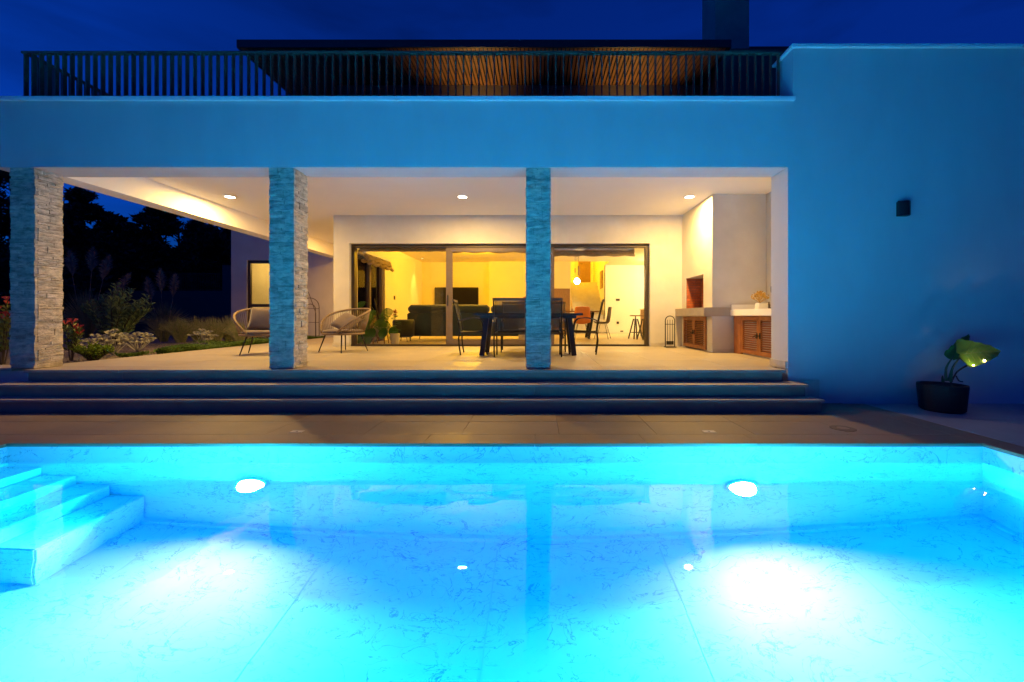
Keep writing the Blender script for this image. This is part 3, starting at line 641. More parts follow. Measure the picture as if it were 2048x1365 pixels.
# ------------------------------------------------------------------ wicker tub chairs
def tub_chair(loc, rz, label):
    t = thing('wicker_chair', label, 'chair', loc, rz, 'round rope lounge chairs')
    # local: faces -y; the rim climbs from the front of the seat to the back
    def rim(f):    # f -1..1 left to right, 0 at the back
        ang = R(90)+f*R(148); k = (1-abs(f)**2.4)
        rr = .40+.09*k; return Vector((math.cos(ang)*rr*1.06, math.sin(ang)*rr*.92+.02*k, .385+.47*k))
    def base(f):
        ang = R(90)+f*R(148); return Vector((math.cos(ang)*.375*1.06, math.sin(ang)*.375*.95, .36))
    N = 56
    MB().tube([rim(-1+2*i/N) for i in range(N+1)], .021, 8).ob('rim', m_rope, t, smooth=True)
    MB().tube([(math.cos(a)*.40,math.sin(a)*.36,.36) for a in [i*2*math.pi/40 for i in range(40)]], .019, 8, closed=True).ob('seat_ring', m_rope, t, smooth=True)
    w = MB()
    for i in range(2,N-1):
        f = -1+2*i/N; a, b2 = base(f*.985), rim(f); mid = (a+b2)/2+Vector((a.x,a.y,0)).normalized()*.018
        w.tube([a, mid, b2], .0052, 5)
    stuff(w.ob('rope_weave', m_rope, t, smooth=True))
    MB().lathe([(.001,.335),(.36,.335),(.38,.35),(.36,.362),(.001,.362)], 36).ob('seat_base', m_rope, t)
    cs = MB().lathe([(.001,.365),(.335,.365),(.37,.385),(.375,.405),(.355,.43),(.28,.442),(.001,.446)], 40).ob('seat_cushion', m_fabric, t, smooth=True)
    for sx_, sy_ in ((-1,-1),(1,-1),(-1,1),(1,1)):
        MB().tube([(sx_*.24,sy_*.22,.345),(sx_*.335,sy_*.30,0)], [.014,.010], 8).ob('leg', m_black, t)
    return t
cA = (PX(531,7.75), 7.75, 0); cB = (PX(687,8.25), 8.25, 0)
tub_chair(cA, R(22), 'round wicker chair partly hidden by the middle stone column'); tub_chair(cB, R(-28), 'round wicker chair in front of the window, right of the stone column')
def pillow(loc, rot, label, s=.44):
    o = MB().cushion(s, s, .17, n=14, p=2.6).ob('throw_pillow', m_fabric, None, smooth=True); o.location = loc; o.rotation_euler = rot
    tag(o, label, 'pillow', 'taupe throw pillows')
pillow((cA[0]-.05, cA[1]+.02, .645), (R(68),R(4),R(20)), 'taupe pillow upright in the left wicker chair', .46)
pillow((cB[0]+.02, cB[1]+.06, .585), (R(40),R(20),R(-20)), 'taupe pillow lying tilted in the right wicker chair', .44)

# ------------------------------------------------------------------ outdoor dining set
tt = thing('dining_table', 'dark outdoor dining table with square legs behind the right column', 'table', (PX(1057,7.75),7.75,0))
MB().box(-.97,.97,-.46,.46,.715,.755).ob('tabletop', m_table, tt, bevel=.006)
MB().box(-.86,.86,-.37,-.33,.66,.714).box(-.86,.86,.33,.37,.66,.714).box(-.86,-.82,-.33,.33,.66,.714).box(.82,.86,-.33,.33,.66,.714).ob('apron', m_table, tt)
for sx_ in (-1,1):
    for sy_ in (-1,1): MB().bar((sx_*.74,sy_*.30,.715),(sx_*.82,sy_*.38,0), .085,.055).ob('leg', m_table, tt)
def arm_chair(loc, rz, label):
    t = thing('dining_chair', label, 'chair', loc, rz, 'dark sling armchairs round the dining table')   # faces -y, back at +y
    for s in (-1,1):
        x = s*.27
        MB().tube(bez([(x,.20,0),(x,.235,.25),(x,.22,.43),(x,.25,.62),(x,.33,.98)],6), .013, 8).ob('rear_leg', m_black, t, smooth=True)
        MB().tube(bez([(x,-.28,0),(x,-.235,.30),(x,-.20,.55),(x,-.15,.64),(x,-.08,.665)],6), .013, 8).ob('front_leg', m_black, t, smooth=True)
        ar = bez([(x,-.13,.66),(x,.02,.672),(x,.16,.645),(x,.255,.60)],6); b = MB()
        for i in range(len(ar)-1): b.bar(ar[i], ar[i+1]+(ar[i+1]-ar[i])*.08, .05, .022)
        b.ob('armrest', m_arm, t)
        MB().tube([(x*.98,-.245,.42),(x*.98,.225,.40)], .012, 8).ob('seat_rail', m_black, t)
    MB().tube([(-.27,-.243,.42),(.27,-.243,.42)], .012, 8).ob('cross_rail', m_black, t); MB().tube([(-.27,.222,.40),(.27,.222,.40)], .012, 8).ob('cross_rail', m_black, t)
    MB().bar((-.285,.335,.985),(.285,.335,.985), .026,.045).ob('top_rail', m_arm, t)
    sv = MB(); n_ = 8
    for i in range(n_+1):
        y = -.24+.46*i/n_; sv.v += [(-.25,y,.425-.02*math.sin(math.pi*i/n_)),(.25,y,.425-.02*math.sin(math.pi*i/n_))]
    for i in range(n_): sv.f.append((2*i,2*i+1,2*i+3,2*i+2))
    sv.ob('seat_sling', m_sling, t, smooth=True)
    sv = MB(); bk = bez([(0,.225,.45),(0,.25,.62),(0,.325,.965)],5)
    for p in bk: sv.v += [(-.255,p.y,p.z),(.255,p.y,p.z)]
    for i in range(len(bk)-1): sv.f.append((2*i,2*i+1,2*i+3,2*i+2))
    sv.ob('back_sling', m_sling, t, smooth=True)
    return t
ch0 = arm_chair((PX(946,7.80),7.80,0), R(82), 'dark sling armchair at the left end of the outdoor table')
G = 'dark sling armchairs round the dining table'
ch0.rotation_euler = (0,0,R(90)+R(4)); ch0.rotation_euler[2] = R(94)
dup(ch0, (PX(1170,7.85),7.85,0), R(-97), 'dark sling armchair at the right end of the outdoor table', G)
dup(ch0, (PX(1021,7.22),7.30,0), R(180), 'dark sling armchair with its back to the pool, left of the stone column', G)
dup(ch0, (PX(1091,7.22),7.30,0), R(180), 'dark sling armchair with its back to the pool, partly behind the stone column', G)
dup(ch0, (PX(1030,8.3),8.42,0), R(2), 'dark sling armchair on the far left side of the outdoor table', G)
dup(ch0, (PX(1104,8.3),8.42,0), R(-3), 'dark sling armchair on the far right side of the outdoor table', G)

# ------------------------------------------------------------------ arched trellis by the wing
t = thing('garden_trellis', 'rusty wire arched garden trellis against the wing wall behind the column', 'trellis', (PX(620,13.6),13.6,.001))
def arch2(w, h, y, n=12): return [(-w,y,0),(-w,y,h-w)]+[(-w*math.cos(i*math.pi/n),y,h-w+w*math.sin(i*math.pi/n)) for i in range(1,n)]+[(w,y,h-w),(w,y,0)]
for w_, y_ in ((.30,.0),(.17,.02)): MB().tube(arch2(w_, 1.30 if w_ > .2 else 1.1, y_), .012, 6).ob('hoop', m_bwall, t)
MB().tube([(-.3,-.2,0),(-.3,-.2,.8),(0,-.1,1.5)], .011, 6).tube([(.3,-.2,0),(.3,-.2,.8),(0,-.1,1.5)], .011, 6).ob('brace', m_bwall, t)
for z in (.06,.5,.95): MB().tube([(-.3,0,z),(.3,0,z)], .009, 6).ob('rung', m_bwall, t)

# ------------------------------------------------------------------ inside the living room
t = thing('sofa', 'dark green velvet sofa seen from behind through the window', 'sofa', (PX(940,12.0),11.86,0))
w_ = 1.78
MB().cushion(2*w_, .95, .30, Matrix.Translation((0,.75,.42)), n=14, p=9).ob('seat', m_velvet, t, smooth=True)
MB().box(-w_,w_,.0,.17,.13,.80).ob('back_panel', m_velvet, t, bevel=.03)
for i in range(3):
    a = -w_+i*2*w_/3; MB().tube([(a+.02,.09,.90),(a+.10,.09,.905),(a+2*w_/3-.10,.09,.905),(a+2*w_/3-.02,.09,.90)], [.06,.13,.13,.06], 16).ob('back_roll', m_velvet, t, smooth=True)
for s in (-1,1):
    MB().box(s*w_-.08+s*.10, s*w_+.08+s*.10, .12, 1.15, .13, .58).ob('arm', m_velvet, t, bevel=.05)
    for y in (.05,1.0): MB().tube([(s*(w_-.1),y,.13),(s*(w_-.07),y,0)], .012, 6).ob('leg', m_black, t)
t = thing('armchair', 'dark chair shape for the wicker chair reflection left of the green sofa', 'armchair', (PX(808,11.6),11.6,0)); t.scale = (.72,.8,.9)  # built as a chair; stands for the wicker chair's reflection and a low armrest
MB().lathe([(.001,.13),(.30,.13),(.34,.2),(.35,.36),(.30,.42),(.001,.43)], 28).ob('seat', m_velvet, t, smooth=True)
bk = MB(); 
for i in range(21):
    a = R(180)+R(180)*i/20; 
    for rr, z in ((.33,.16),(.40,.16),(.42,.62),(.38,.68),(.34,.60)): bk.v.append((math.cos(a)*rr, math.sin(a)*rr, z))
for i in range(20):
    for k in range(5): bk.f.append((i*5+k,(i+1)*5+k,(i+1)*5+(k+1)%5,i*5+(k+1)%5))
bk.ob('backrest', m_velvet, t, smooth=True)
for a in (45,135,225,315): MB().tube([(.22*math.cos(R(a)),.22*math.sin(R(a)),.14),(.28*math.cos(R(a)),.28*math.sin(R(a)),0)], .012, 6).ob('leg', m_black, t)
t = thing('television', 'flat black television on the yellow lit wall behind the sofa', 'television', (PX(913,15.95),15.97,PZ(622,15.95)))
MB().box(-.84,.84,-.03,.04,0,.90).ob('housing', m_black, t, bevel=.006); MB().box(-.825,.825,-.034,-.031,.015,.885).ob('screen', m_tv, t); MB().box(-.2,.2,.041,.128,.3,.6).ob('wall_bracket', m_black, t)
def rolled_blind(x0, x1, y, z, label, droop, seed, m=m_shade):
    r = random.Random(seed); t = thing('rolled_blind', label, 'blind', ((x0+x1)/2,y,z), 0, 'gathered roman blinds over the window')
    w = (x1-x0)/2; MB().box(-w,w,-.03,.03,0,.035).ob('head_rail', m_white, t)
    for k in range(4):
        pts = []
        for i in range(25):
            x = -w+2*w*i/24; pts.append((x, -.02+.02*k*(-1)**k, -.03-.032*k-droop*abs(math.sin((i/24)*math.pi*4+.5*k))*(.4+.2*k)+r.uniform(-.004,.004)))
        MB().tube(pts, [.026+.006*r.random() for _ in pts], 8).ob('fold', m, t, smooth=True)
    return t
rolled_blind(X0+.1, XA-.03, 10.06, 2.41, 'gathered fabric blind across the top of the left window pane', .0, 1)
rolled_blind(XA+.02, XB-.03, 10.06, 2.40, 'gathered fabric blind across the top of the middle window pane', .03, 2)
rolled_blind(XB+.02, PX(1268,10.06), 10.06, 2.31, 'gathered brown blind across the top of the right window pane', .02, 3)
o = rolled_blind(-.8, .8, 0, 0, 'bunched beige blind hanging over the side window of the living room', .04, 4); o.location = (-4.36, 11.25, 2.28); o.rotation_euler = (0,0,R(90)); o.scale = (1.05,1.6,1.5)
# leafy helpers
def leaf_mesh(outline, bend, n=8):     # outline(t)->half width, length 1 along +y, bends down
    vs = []; fs = []
    for i in range(n+1):
        t_ = i/n; w = outline(t_); z = -bend*t_*t_
        vs += [(-w, t_, z+.25*w), (0, t_, z), (w, t_, z+.25*w)]
    for i in range(n): a = 3*i; fs += [(a,a+1,a+4,a+3),(a+1,a+2,a+5,a+4)]
    return vs, fs
def heart(t_): return .46*math.sin(math.pi*min(1,t_*.93+.07))**.75*(1-.35*t_)
def cut_leaf(parent, name, base, direction, size, up, m, notch=True):
    d = Vector(direction).normalized(); u = Vector(up); s = d.cross(u).normalized(); nrm = s.cross(d)
    vs = []; fs = []; N = 9
    for side in (-1,1):
        for i in range(N):
            t0, t1 = i/N, (i+.72)/N if notch else (i+1)/N
            for tt_ in (t0, t1):
                w = heart(tt_); vs += [Vector(base)+d*size*tt_+nrm*(-.25*size*tt_*tt_), Vector(base)+d*size*min(1,(tt_+.05))+s*side*w*size+nrm*(size*(-.25*tt_*tt_-.12*w))]
            a = len(vs)-4; fs.append((a,a+1,a+3,a+2))
            if notch and i < N-1:
                w = heart(t1)*.45; vs += [Vector(base)+d*size*t1+nrm*(-.25*size*t1*t1), Vector(base)+d*size*t1+s*side*w*size+nrm*(-.25*size*t1*t1), Vector(base)+d*size*(i+1)/N+s*side*w*size+nrm*(-.25*size*t1*t1), Vector(base)+d*size*(i+1)/N+nrm*(-.25*size*t1*t1)]
                b2 = len(vs)-4; fs.append((b2,b2+1,b2+2,b2+3))
    return mesh_obj(name, vs, fs, m, parent)
# monstera
t = thing('monstera_plant', 'large leafy monstera on a wooden stand behind the left window pane', 'house plant', (PX(762,10.65),10.65,0))
MB().lathe([(.12,.18),(.16,.20),(.19,.42),(.18,.44),(.16,.43),(.001,.40)], 24).ob('pot', m_base, t, smooth=True)
for a in (45,135,225,315): MB().tube([(.15*math.cos(R(a)),.15*math.sin(R(a)),.36),(.21*math.cos(R(a)),.21*math.sin(R(a)),0)], .014, 6).ob('stand_leg', m_doorw, t)
MB().tube([(0,0,.4),(-.18,.02,1.15)], .018, 8).ob('moss_pole', m_trunk, t)
r = random.Random(11)
leaves = [(.16,-.05,.82,.30),(-.42,.0,1.02,.20),(-.12,-.12,.78,.26),(.02,-.15,.55,.27),(-.22,-.1,.5,.28),(.20,-.12,.5,.24),(-.30,-.05,.28,.27),(-.10,-.2,.32,.28),(.14,-.16,.34,.24),(-.36,-.1,.14,.25),(.30,-.1,.36,.24),(.32,-.1,.2,.22),(-.05,.12,.68,.26),(-.28,.1,.66,.24),(.05,.1,.42,.25),(-.2,-.22,.12,.24)]
stm = MB()
for x, y, z, s in leaves:
    d = Vector((x*1.2+r.uniform(-.3,.3), -.5+r.uniform(-.3,.3), -.35+r.uniform(-.4,.1)))
    cut_leaf(t, 'leaf', (x,y,z+s*.3), d, s*1.3, (0,-.9,.7), m_mon, z > .45)
    stm.tube(bez([(0,0,.42),(x*.5,y*.5,(z+.55)/2+.12),(x,y,z+s*.3)],5), .006, 5)
stm.ob('stem', m_stem, t, smooth=True)
t = thing('red_flower', 'shaggy red and orange bloom on a tall stem beside the monstera', 'flower', (PX(790,10.5),10.5,0))
MB().lathe([(.09,0),(.10,.02),(.12,.26),(.11,.27),(.001,.25)], 18).ob('pot', m_white, t, smooth=True); MB().tube([(0,0,.25),(.0,0,.75)], .008, 6).ob('stem', m_stem, t)
fb = MB()
for i in range(90):
    a, b2 = r.uniform(0,6.283), r.uniform(-.7,1.5); d = Vector((math.cos(a)*math.cos(b2),math.sin(a)*math.cos(b2),math.sin(b2))); c = Vector((0,0,.77)); s_ = d.cross(Vector((0,0,1.01))).normalized()*.012
    fb.add([c+d*.02-s_,c+d*.02+s_,c+d*r.uniform(.09,.13)], [(0,1,2)])
stuff(fb.ob('petals', m_red, t))
for i in range(9):
    a = r.uniform(0,6.283); cut_leaf(t, 'leaf', (0,0,.32+.05*i), (math.cos(a),math.sin(a)-.3,.1-.05*(i%3)), .17, (0,0,1), m_mon, False)
# pendant over the inner table
t = thing('pendant_lamp', 'glowing pendant bulb on thin rods above the inner dining table', 'pendant lamp', (PX(1154,13.4),13.4,PZ(563,13.4)))
for dx, h in ((-.06,.78),(0,.55),(.05,.62)): MB().tube([(dx,0,.16 if dx else .1),(dx,0,1.0)], .006, 6).ob('cable', m_black, t)
MB().tube([(.05,0,.2),(.05,0,.5)], .022, 8).ob('rod', m_arm, t); MB().tube([(-.06,0,.28),(-.06,0,.42)], .018, 8).ob('rod', m_arm, t)
MB().lathe([(.001,-.095),(.055,-.08),(.092,-.03),(.095,.02),(.06,.075),(.025,.10),(.001,.105)], 20).ob('bulb', m_bulb, t, smooth=True)
point_light('pendant_light', (0,-.12,0), .08, 35, (1,.72,.3), t)
# inner dining table and shell chairs
t = thing('inner_table', 'orange brown wooden dining table inside the room', 'table', (PX(1150,13.2),13.3,0))
MB().box(-.72,.72,-.45,.45,.83,.87).ob('tabletop', m_doorw, t, bevel=.005)
for s in (-1,1): MB().bar((s*.55,-.3,.83),(s*.40,-.35,0),.08,.05).bar((s*.55,.3,.83),(s*.40,.35,0),.08,.05).ob('trestle', m_black, t)
def shell_chair(loc, rz, m, label):
    t = thing('shell_chair', label, 'chair', loc, rz, 'shell chairs at the inner table')
    sv = MB(); prof = [(-.24,.50),(-.20,.475),(0,.46),(.16,.47),(.22,.53),(.25,.70),(.28,.96),(.285,.99)]; N = 10
    for k, (y, z) in enumerate(prof):
        for i in range(N+1):
            u = -1+2*i/N; w = .25*(1-.10*(k == 0)-.12*(k >= 6)-.18*(k == 7)); sv.v.append((u*w, y-(.05*u*u if k > 3 else 0), z+(.05*u*u if k < 5 else 0)))
    for k in range(len(prof)-1):
        for i in range(N): a = k*(N+1)+i; sv.f.append((a,a+1,a+N+2,a+N+1))
    o = sv.ob('shell', m, t, smooth=True); md = o.modifiers.new('thick','SOLIDIFY'); md.thickness = .02
    for sx_ in (-1,1):
        for sy_ in (-1,1): MB().tube([(sx_*.12,sy_*.10,.46),(sx_*.23,sy_*.22,0)], .008, 6).ob('leg', m_black, t)
    MB().tube([(-.17,-.16,.2),(.17,.16,.2)], .006, 5).tube([(.17,-.16,.2),(-.17,.16,.2)], .006, 5).ob('brace', m_black, t)
    return t
shell_chair((PX(1163,12.6),12.55,0), R(180), m_orange, 'orange shell chair at the inner table with its back to the window')
shell_chair((PX(1205,12.9),12.9,0), R(-110), m_greyc, 'grey shell chair at the right end of the inner table')
shell_chair((PX(1112,13.0),12.75,0), R(165), m_greyc, 'dark shell chair at the inner table behind the stone column')
# bar stools, switches, air conditioner
def bar_stool(loc, label):
    t = thing('bar_stool', label, 'stool', loc, R(20), 'industrial bar stools in the kitchen')
    MB().lathe([(.001,.70),(.17,.70),(.18,.71),(.17,.735),(.001,.735)], 24).ob('seat', m_doorw, t)
    MB().tube([(0,0,.45),(0,0,.70)], .018, 8).ob('screw', m_black, t)
    for k in range(4):
        a = R(45+90*k); MB().bar((.06*math.cos(a),.06*math.sin(a),.62),(.22*math.cos(a),.22*math.sin(a),0), .035,.025).ob('leg', m_black, t)
    MB().tube([(.17*math.cos(i*math.pi/10),.17*math.sin(i*math.pi/10),.2) for i in range(20)], .009, 6, closed=True).ob('foot_ring', m_black, t)
bar_stool((PX(1271,12.9),12.9,0), 'dark bar stool nearer the middle of the white kitchen wall'); bar_stool((PX(1289,12.4),12.4,0), 'dark bar stool cut off by the right window frame')
t = thing('air_conditioner', 'air conditioner high on the white kitchen wall', 'air conditioner', (PX(1273,16.9),16.999,PZ(528,16.9)))
MB().box(-.42,.75,-.24,0,0,.36).ob('casing', m_shade, t, bevel=.03); MB().box(-.36,.7,-.246,-.241,.02,.06).ob('vent', m_dark, t)
for x, z, w_, h_, lab in ((1236,600,.16,.09,'wide switch plate on the white kitchen wall'),(1236,646,.10,.10,'square socket low on the white kitchen wall'),(1244,663,.12,.05,'small low outlet near the kitchen floor')):
    t = thing('switch_plate', lab, 'switch', (PX(x,16.95),17,PZ(z,16.95)), 0, 'switch plates on the kitchen wall')
    MB().box(-w_/2,w_/2,-.012,-.001,-h_/2,h_/2).ob('plate', m_dark, t); MB().box(-w_/4,w_/4,-.018,-.0125,-h_/4,h_/4).ob('rocker', m_frame, t)
t = thing('switch_plate', 'square dark switch on the yellow lit side wall left of the sofa', 'switch', (-4.50,13.0,PZ(596,13.0)))
MB().box(.001,.012,-.06,.06,-.06,.06).ob('plate', m_dark, t); MB().box(.0125,.018,-.03,.03,-.03,.03).ob('rocker', m_frame, t)
t = thing('picture_frame', 'narrow framed picture on the stair wall', 'picture', (2.75,17.9,1.9))
MB().box(-.03,-.002,-.35,.35,.0,.75).ob('frame', m_doorw, t); MB().box(-.034,-.031,-.31,.31,.04,.71).ob('print', m_shade, t)
t = thing('kitchen_island', 'pale kitchen island end behind the stools', 'kitchen island', (3.85,14.0,0))
MB().box(-.25,.9,-.3,.6,0,.92).ob('cabinet', m_doorw, t); MB().box(-.28,.93,-.33,.63,.921,.96).ob('worktop', m_white, t)
t = thing('floor_vase', 'slim vase of dried brown leaves behind the stone column', 'vase', (PX(1046,10.7),10.7,0))
MB().lathe([(.08,0),(.12,.1),(.11,.5),(.05,.72),(.06,.8),(.05,.8),(.001,.78)], 18).ob('vase', m_white, t, smooth=True)
for k in range(7): cut_leaf(t, 'leaf', (0,0,.85+.04*k), (math.cos(k*2.1)-.4,math.sin(k*2.1)-.3,.7), .16, (0,-1,.3), m_orange, False)
MB().tube([(0,0,.7),(-.02,0,1.15)], .006, 5).ob('twig', m_trunk, t)

# ------------------------------------------------------------------ elephant ear in its pot
ex, ey = PX(1892,5.05), 5.10
pt = thing('elephant_ear_plant', 'potted elephant ear with one big glowing leaf by the blue wall', 'potted plant', (ex,ey,DK-.007))
MB().lathe([(.19,0),(.215,.02),(.238,.30),(.236,.325),(.215,.325),(.205,.29),(.001,.285)], 36).ob('pot', m_pot, pt, smooth=False)
MB().lathe([(.001,.285),(.12,.30),(.205,.292)], 24).ob('soil', m_soil, pt)
def L3(px, py, d): return Vector((PX(px,d)-ex, d-ey, PZ(py,d)-(DK-.007)))
def ear_leaf(name, att, tip, half, nrm, m, curl=.05, N=16):
    att, tip = Vector(att), Vector(tip); d = tip-att; Ln = d.length; d.normalize(); nrm = Vector(nrm); s = d.cross(nrm).normalized(); nn = s.cross(d)
    vs = []; fs = []; K = 6
    rows = [-.22+1.22*i/N for i in range(N+1)]
    for t_ in rows:
        a = (t_+.22)/1.22; w = half*min(1,(a+.01)/.16)**.5*max(0,1-a)**.62*1.12; w = max(w, .001)
        for k in range(-K,K+1):
            u = k/K; 
            tl = t_-(.10*(1-abs(u)) if False else 0)
            notch = max(0, -t_)*.7*(1-abs(u))**1.5       # pull the middle forward so the base is lobed
            ripple = .012*math.sin(t_*26+k)*abs(u)**2
            vein = -.006*abs(math.sin((t_*1.0-abs(u)*.45)*math.pi*8))*abs(u)**.3
            vs.append(att+d*Ln*(tl+notch)+s*u*w+nn*(curl*(u*u)*1.0-.10*Ln*t_*t_+ripple+vein))
    q = 2*K+1
    for i in range(N):
        for k in range(2*K): a = i*q+k; fs.append((a,a+1,a+q+1,a+q))
    return mesh_obj(name, vs, fs, m, pt, smooth=True)
big = ear_leaf('leaf', L3(1926,709,5.08), L3(2000,703,5.02), .185, (.1,-1,.45), m_ear)
rb_ = MB(); rb_.tube(bez([L3(1926,709,5.06), L3(1962,704,5.02), L3(2000,703,4.985)],6), .0035, 5)
for k in range(6):
    f = .08+.13*k; a0 = L3(1926,709,5.055).lerp(L3(2000,703,4.985), f)
    for sg in (-1,1): e0 = a0+Vector((.03+.06*f, -.025, sg*(.135*(1-f)**.7))); rb_.tube([a0, (a0+e0)/2+Vector((-.008,-.012,0)), e0], .0016, 4)
if True: rb_.ob('midrib', m_stem, big)
ear_leaf('leaf', L3(1908,712,5.2), L3(1938,668,5.28), .09, (-.8,-.5,.2), m_ear, .03)
for a in ((L3(1898,762,5.1),L3(1906,735,5.12),L3(1924,710,5.09)),(L3(1892,762,5.12),L3(1893,735,5.16),L3(1908,712,5.2)),(L3(1902,764,5.06),L3(1903,752,5.05),L3(1905,738,5.03)),(L3(1886,764,5.08),L3(1885,757,5.07),L3(1885,752,5.06))):
    MB().tube(bez(a,6), [.017-.011*i/12 for i in range(13)], 8).ob('stalk', m_stem, pt, smooth=True)
gl = thing('garden_light', 'small dark garden light with tiny warm bulbs clipped under the big leaf', 'garden light', (ex+.06,ey-.02,DK+.28))
def G3(px, py, d): return Vector((PX(px,d)-ex-.06, d-ey+.02, PZ(py,d)-DK-.28))
MB().tube(bez([(0,0,0),G3(1909,752,5.12),G3(1917,742,5.13),G3(1934,732,5.14),G3(1950,730,5.13)],6), .010, 6).ob('arm', m_black, gl, smooth=True)
MB().tube(bez([G3(1912,752,5.11),G3(1918,762,5.08),G3(1926,764,5.06)],6), .008, 6).ob('clip', m_black, gl, smooth=True)
for p_ in (G3(1947,732,4.98),G3(1969,722,4.97)):
    MB().lathe([(.001,-.014),(.010,-.008),(.012,.002),(.006,.012),(.001,.014)], 10, p_).ob('bulb', m_led, gl, smooth=True)
spot_light('garden_bulb_light', G3(1946,731,4.93), G3(1946,712,5.06), .012, 4.2, (1,.70,.14), 100, .8, gl); spot_light('garden_bulb_light', G3(1967,722,4.92), G3(1962,708,5.04), .012, .4, (1,.66,.14), 90, .8, gl)

# ------------------------------------------------------------------ garden plants
BZ = -.06
def blade(mbx, base, tip, bow, w):
    base, tip = Vector(base), Vector(tip); mid = (base+tip)/2+Vector(bow); s = (tip-base).cross(Vector((.3,-1,.2))).normalized()*w
    mbx.add([base-s,base+s,mid-s*.8,mid+s*.8,tip], [(0,1,3,2),(2,3,4)])
def lance(mbx, base, d, ln, w, bend=.15):
    d = Vector(d).normalized(); s = d.cross(Vector((rnd.uniform(-.5,.5),rnd.uniform(-1,-.2),rnd.uniform(-.2,1)))).normalized(); b_ = Vector(base)
    m_ = b_+d*ln*.5+Vector((0,0,.02)); e_ = b_+d*ln-Vector((0,0,bend*ln))
    mbx.add([b_, m_-s*w, e_, m_+s*w], [(0,1,2),(0,2,3)])
def oleander(loc, label, h, spread, nst, seed, m=m_oleander, mt=None, ll=.14, lw=.012, tipfrac=.0, density=40):
    r = random.Random(seed); t = thing('leafy_shrub', label, 'shrub', loc)
    st_, lf_, tp_ = MB(), MB(), MB()
    for i in range(nst):
        a = r.uniform(0,6.283); s = spread*math.sqrt(r.random()); top = Vector((math.cos(a)*s, math.sin(a)*s*.7, h*r.uniform(.62,1)*(1-.25*(s/spread)**2))); b_ = Vector((math.cos(a)*s*.15,math.sin(a)*s*.15,0))
        pts = bez([b_, (b_+top)/2+Vector((0,0,.10*h)), top], 6); st_.tube(pts, [.009-.0008*k*.6 for k in range(len(pts))], 5)
        for k in range(density):
            f = .25+.75*k/density; q = pts[min(len(pts)-1,int(f*(len(pts)-1)))]; an = k*2.4+i; d = Vector((math.cos(an),math.sin(an),.75+.5*f))
            lance(tp_ if f > 1-tipfrac else lf_, q+Vector((0,0,r.uniform(-.02,.02))), d, ll*r.uniform(.7,1.1), lw, .2)
    st_.ob('stems', m_trunk, t); stuff(lf_.ob('foliage', m, t))
    if tipfrac: stuff(tp_.ob('young_leaves', mt, t))
    return t
oleander((PX(228,10.8),10.8,BZ), 'tall narrow leaved oleander like shrub in the dark garden bed', 1.62, .85, 34, 3, ll=.19, lw=.017, density=46)
oleander((PX(141,7.0),7.0,BZ), 'red tipped shrub right of the corner stone column', .90, .16, 5, 4, m_photinia, m_redleaf, .12, .022, .12, 26)
oleander((PX(4,6.5),6.5,BZ), 'red tipped shrub left of the corner stone column at the picture edge', 1.12, .24, 9, 5, m_photinia, m_redleaf, .12, .022, .14, 30)
oleander((PX(190,7.05),7.02,BZ), 'low bright lime green shrub at the terrace edge', .30, .30, 70, 6, m_lime, None, .06, .017, 0, 18)
def silver(loc, label, r_, h, seed):
    r = random.Random(seed); t = thing('silver_plant', label, 'plant', loc, 0, 'silver leaved plants in the garden bed'); lf_ = MB(); st_ = MB()
    for i in range(26):
        a = r.uniform(0,6.283); s = r_*math.sqrt(r.random()); top = Vector((math.cos(a)*s, math.sin(a)*s, h*(1-.5*(s/r_)**2)*r.uniform(.75,1))); st_.tube([(0,0,0),top*.9], .005, 4)
        for k in range(16):
            an = k*2.4; d = Vector((math.cos(an),math.sin(an),.5+.6*r.random()+.1)); lance(lf_, top, d, .10*r.uniform(.7,1.2), .008, .3)
    st_.ob('stems', m_silver, t); stuff(lf_.ob('foliage', m_silver, t))
silver((PX(186,8.5),8.5,BZ), 'silver leaved plant furthest left in the bed', .24, .34, 1); silver((PX(226,8.0),8.0,BZ), 'tallest silver leaved plant left of centre in the bed', .25, .50, 2)
silver((PX(276,8.8),8.8,BZ), 'silver leaved plant below the tall dark shrub', .28, .42, 3); silver((PX(405,10.6),10.6,BZ), 'lone silver leaved plant in front of the tuft grass', .30, .40, 4)
def tuft(loc, label, h, spread, n_, seed, m=m_grass, w=.006):
    r = random.Random(seed); t = thing('grass_tuft', label, 'ornamental grass', loc, 0, 'tuft grasses in the garden bed'); lf_ = MB()
    for i in range(n_):
        a = r.uniform(0,6.283); q = r.random(); s = spread*q; b_ = Vector((math.cos(a)*.10*r.random(),math.sin(a)*.10*r.random(),0)); tp = Vector((math.cos(a)*s-.12,math.sin(a)*s*.7,h*r.uniform(.7,1)*(1-.4*q*q)))
        blade(lf_, b_, tp, (math.cos(a)*-s*.12,0,h*.12*q), w)
    stuff(lf_.ob('blades', m, t))
for i, (px_, d_, h_, s_) in enumerate(((328,12.4,.80,.55),(362,11.6,.82,.6),(398,12.2,.84,.6),(432,11.4,.82,.6),(462,11.9,.85,.55),(484,10.6,.72,.45))):
    tuft((PX(px_,d_),d_,BZ), ('leftmost tuft of grass behind the silver plants','second tuft of grass from the left in the bed','tuft of grass behind the lone silver plant','fourth tuft of grass from the left in the bed','tuft of grass just left of the wing wall','rightmost tuft of grass behind the left wicker chair')[i], h_, s_, 230, 20+i, w=.011)
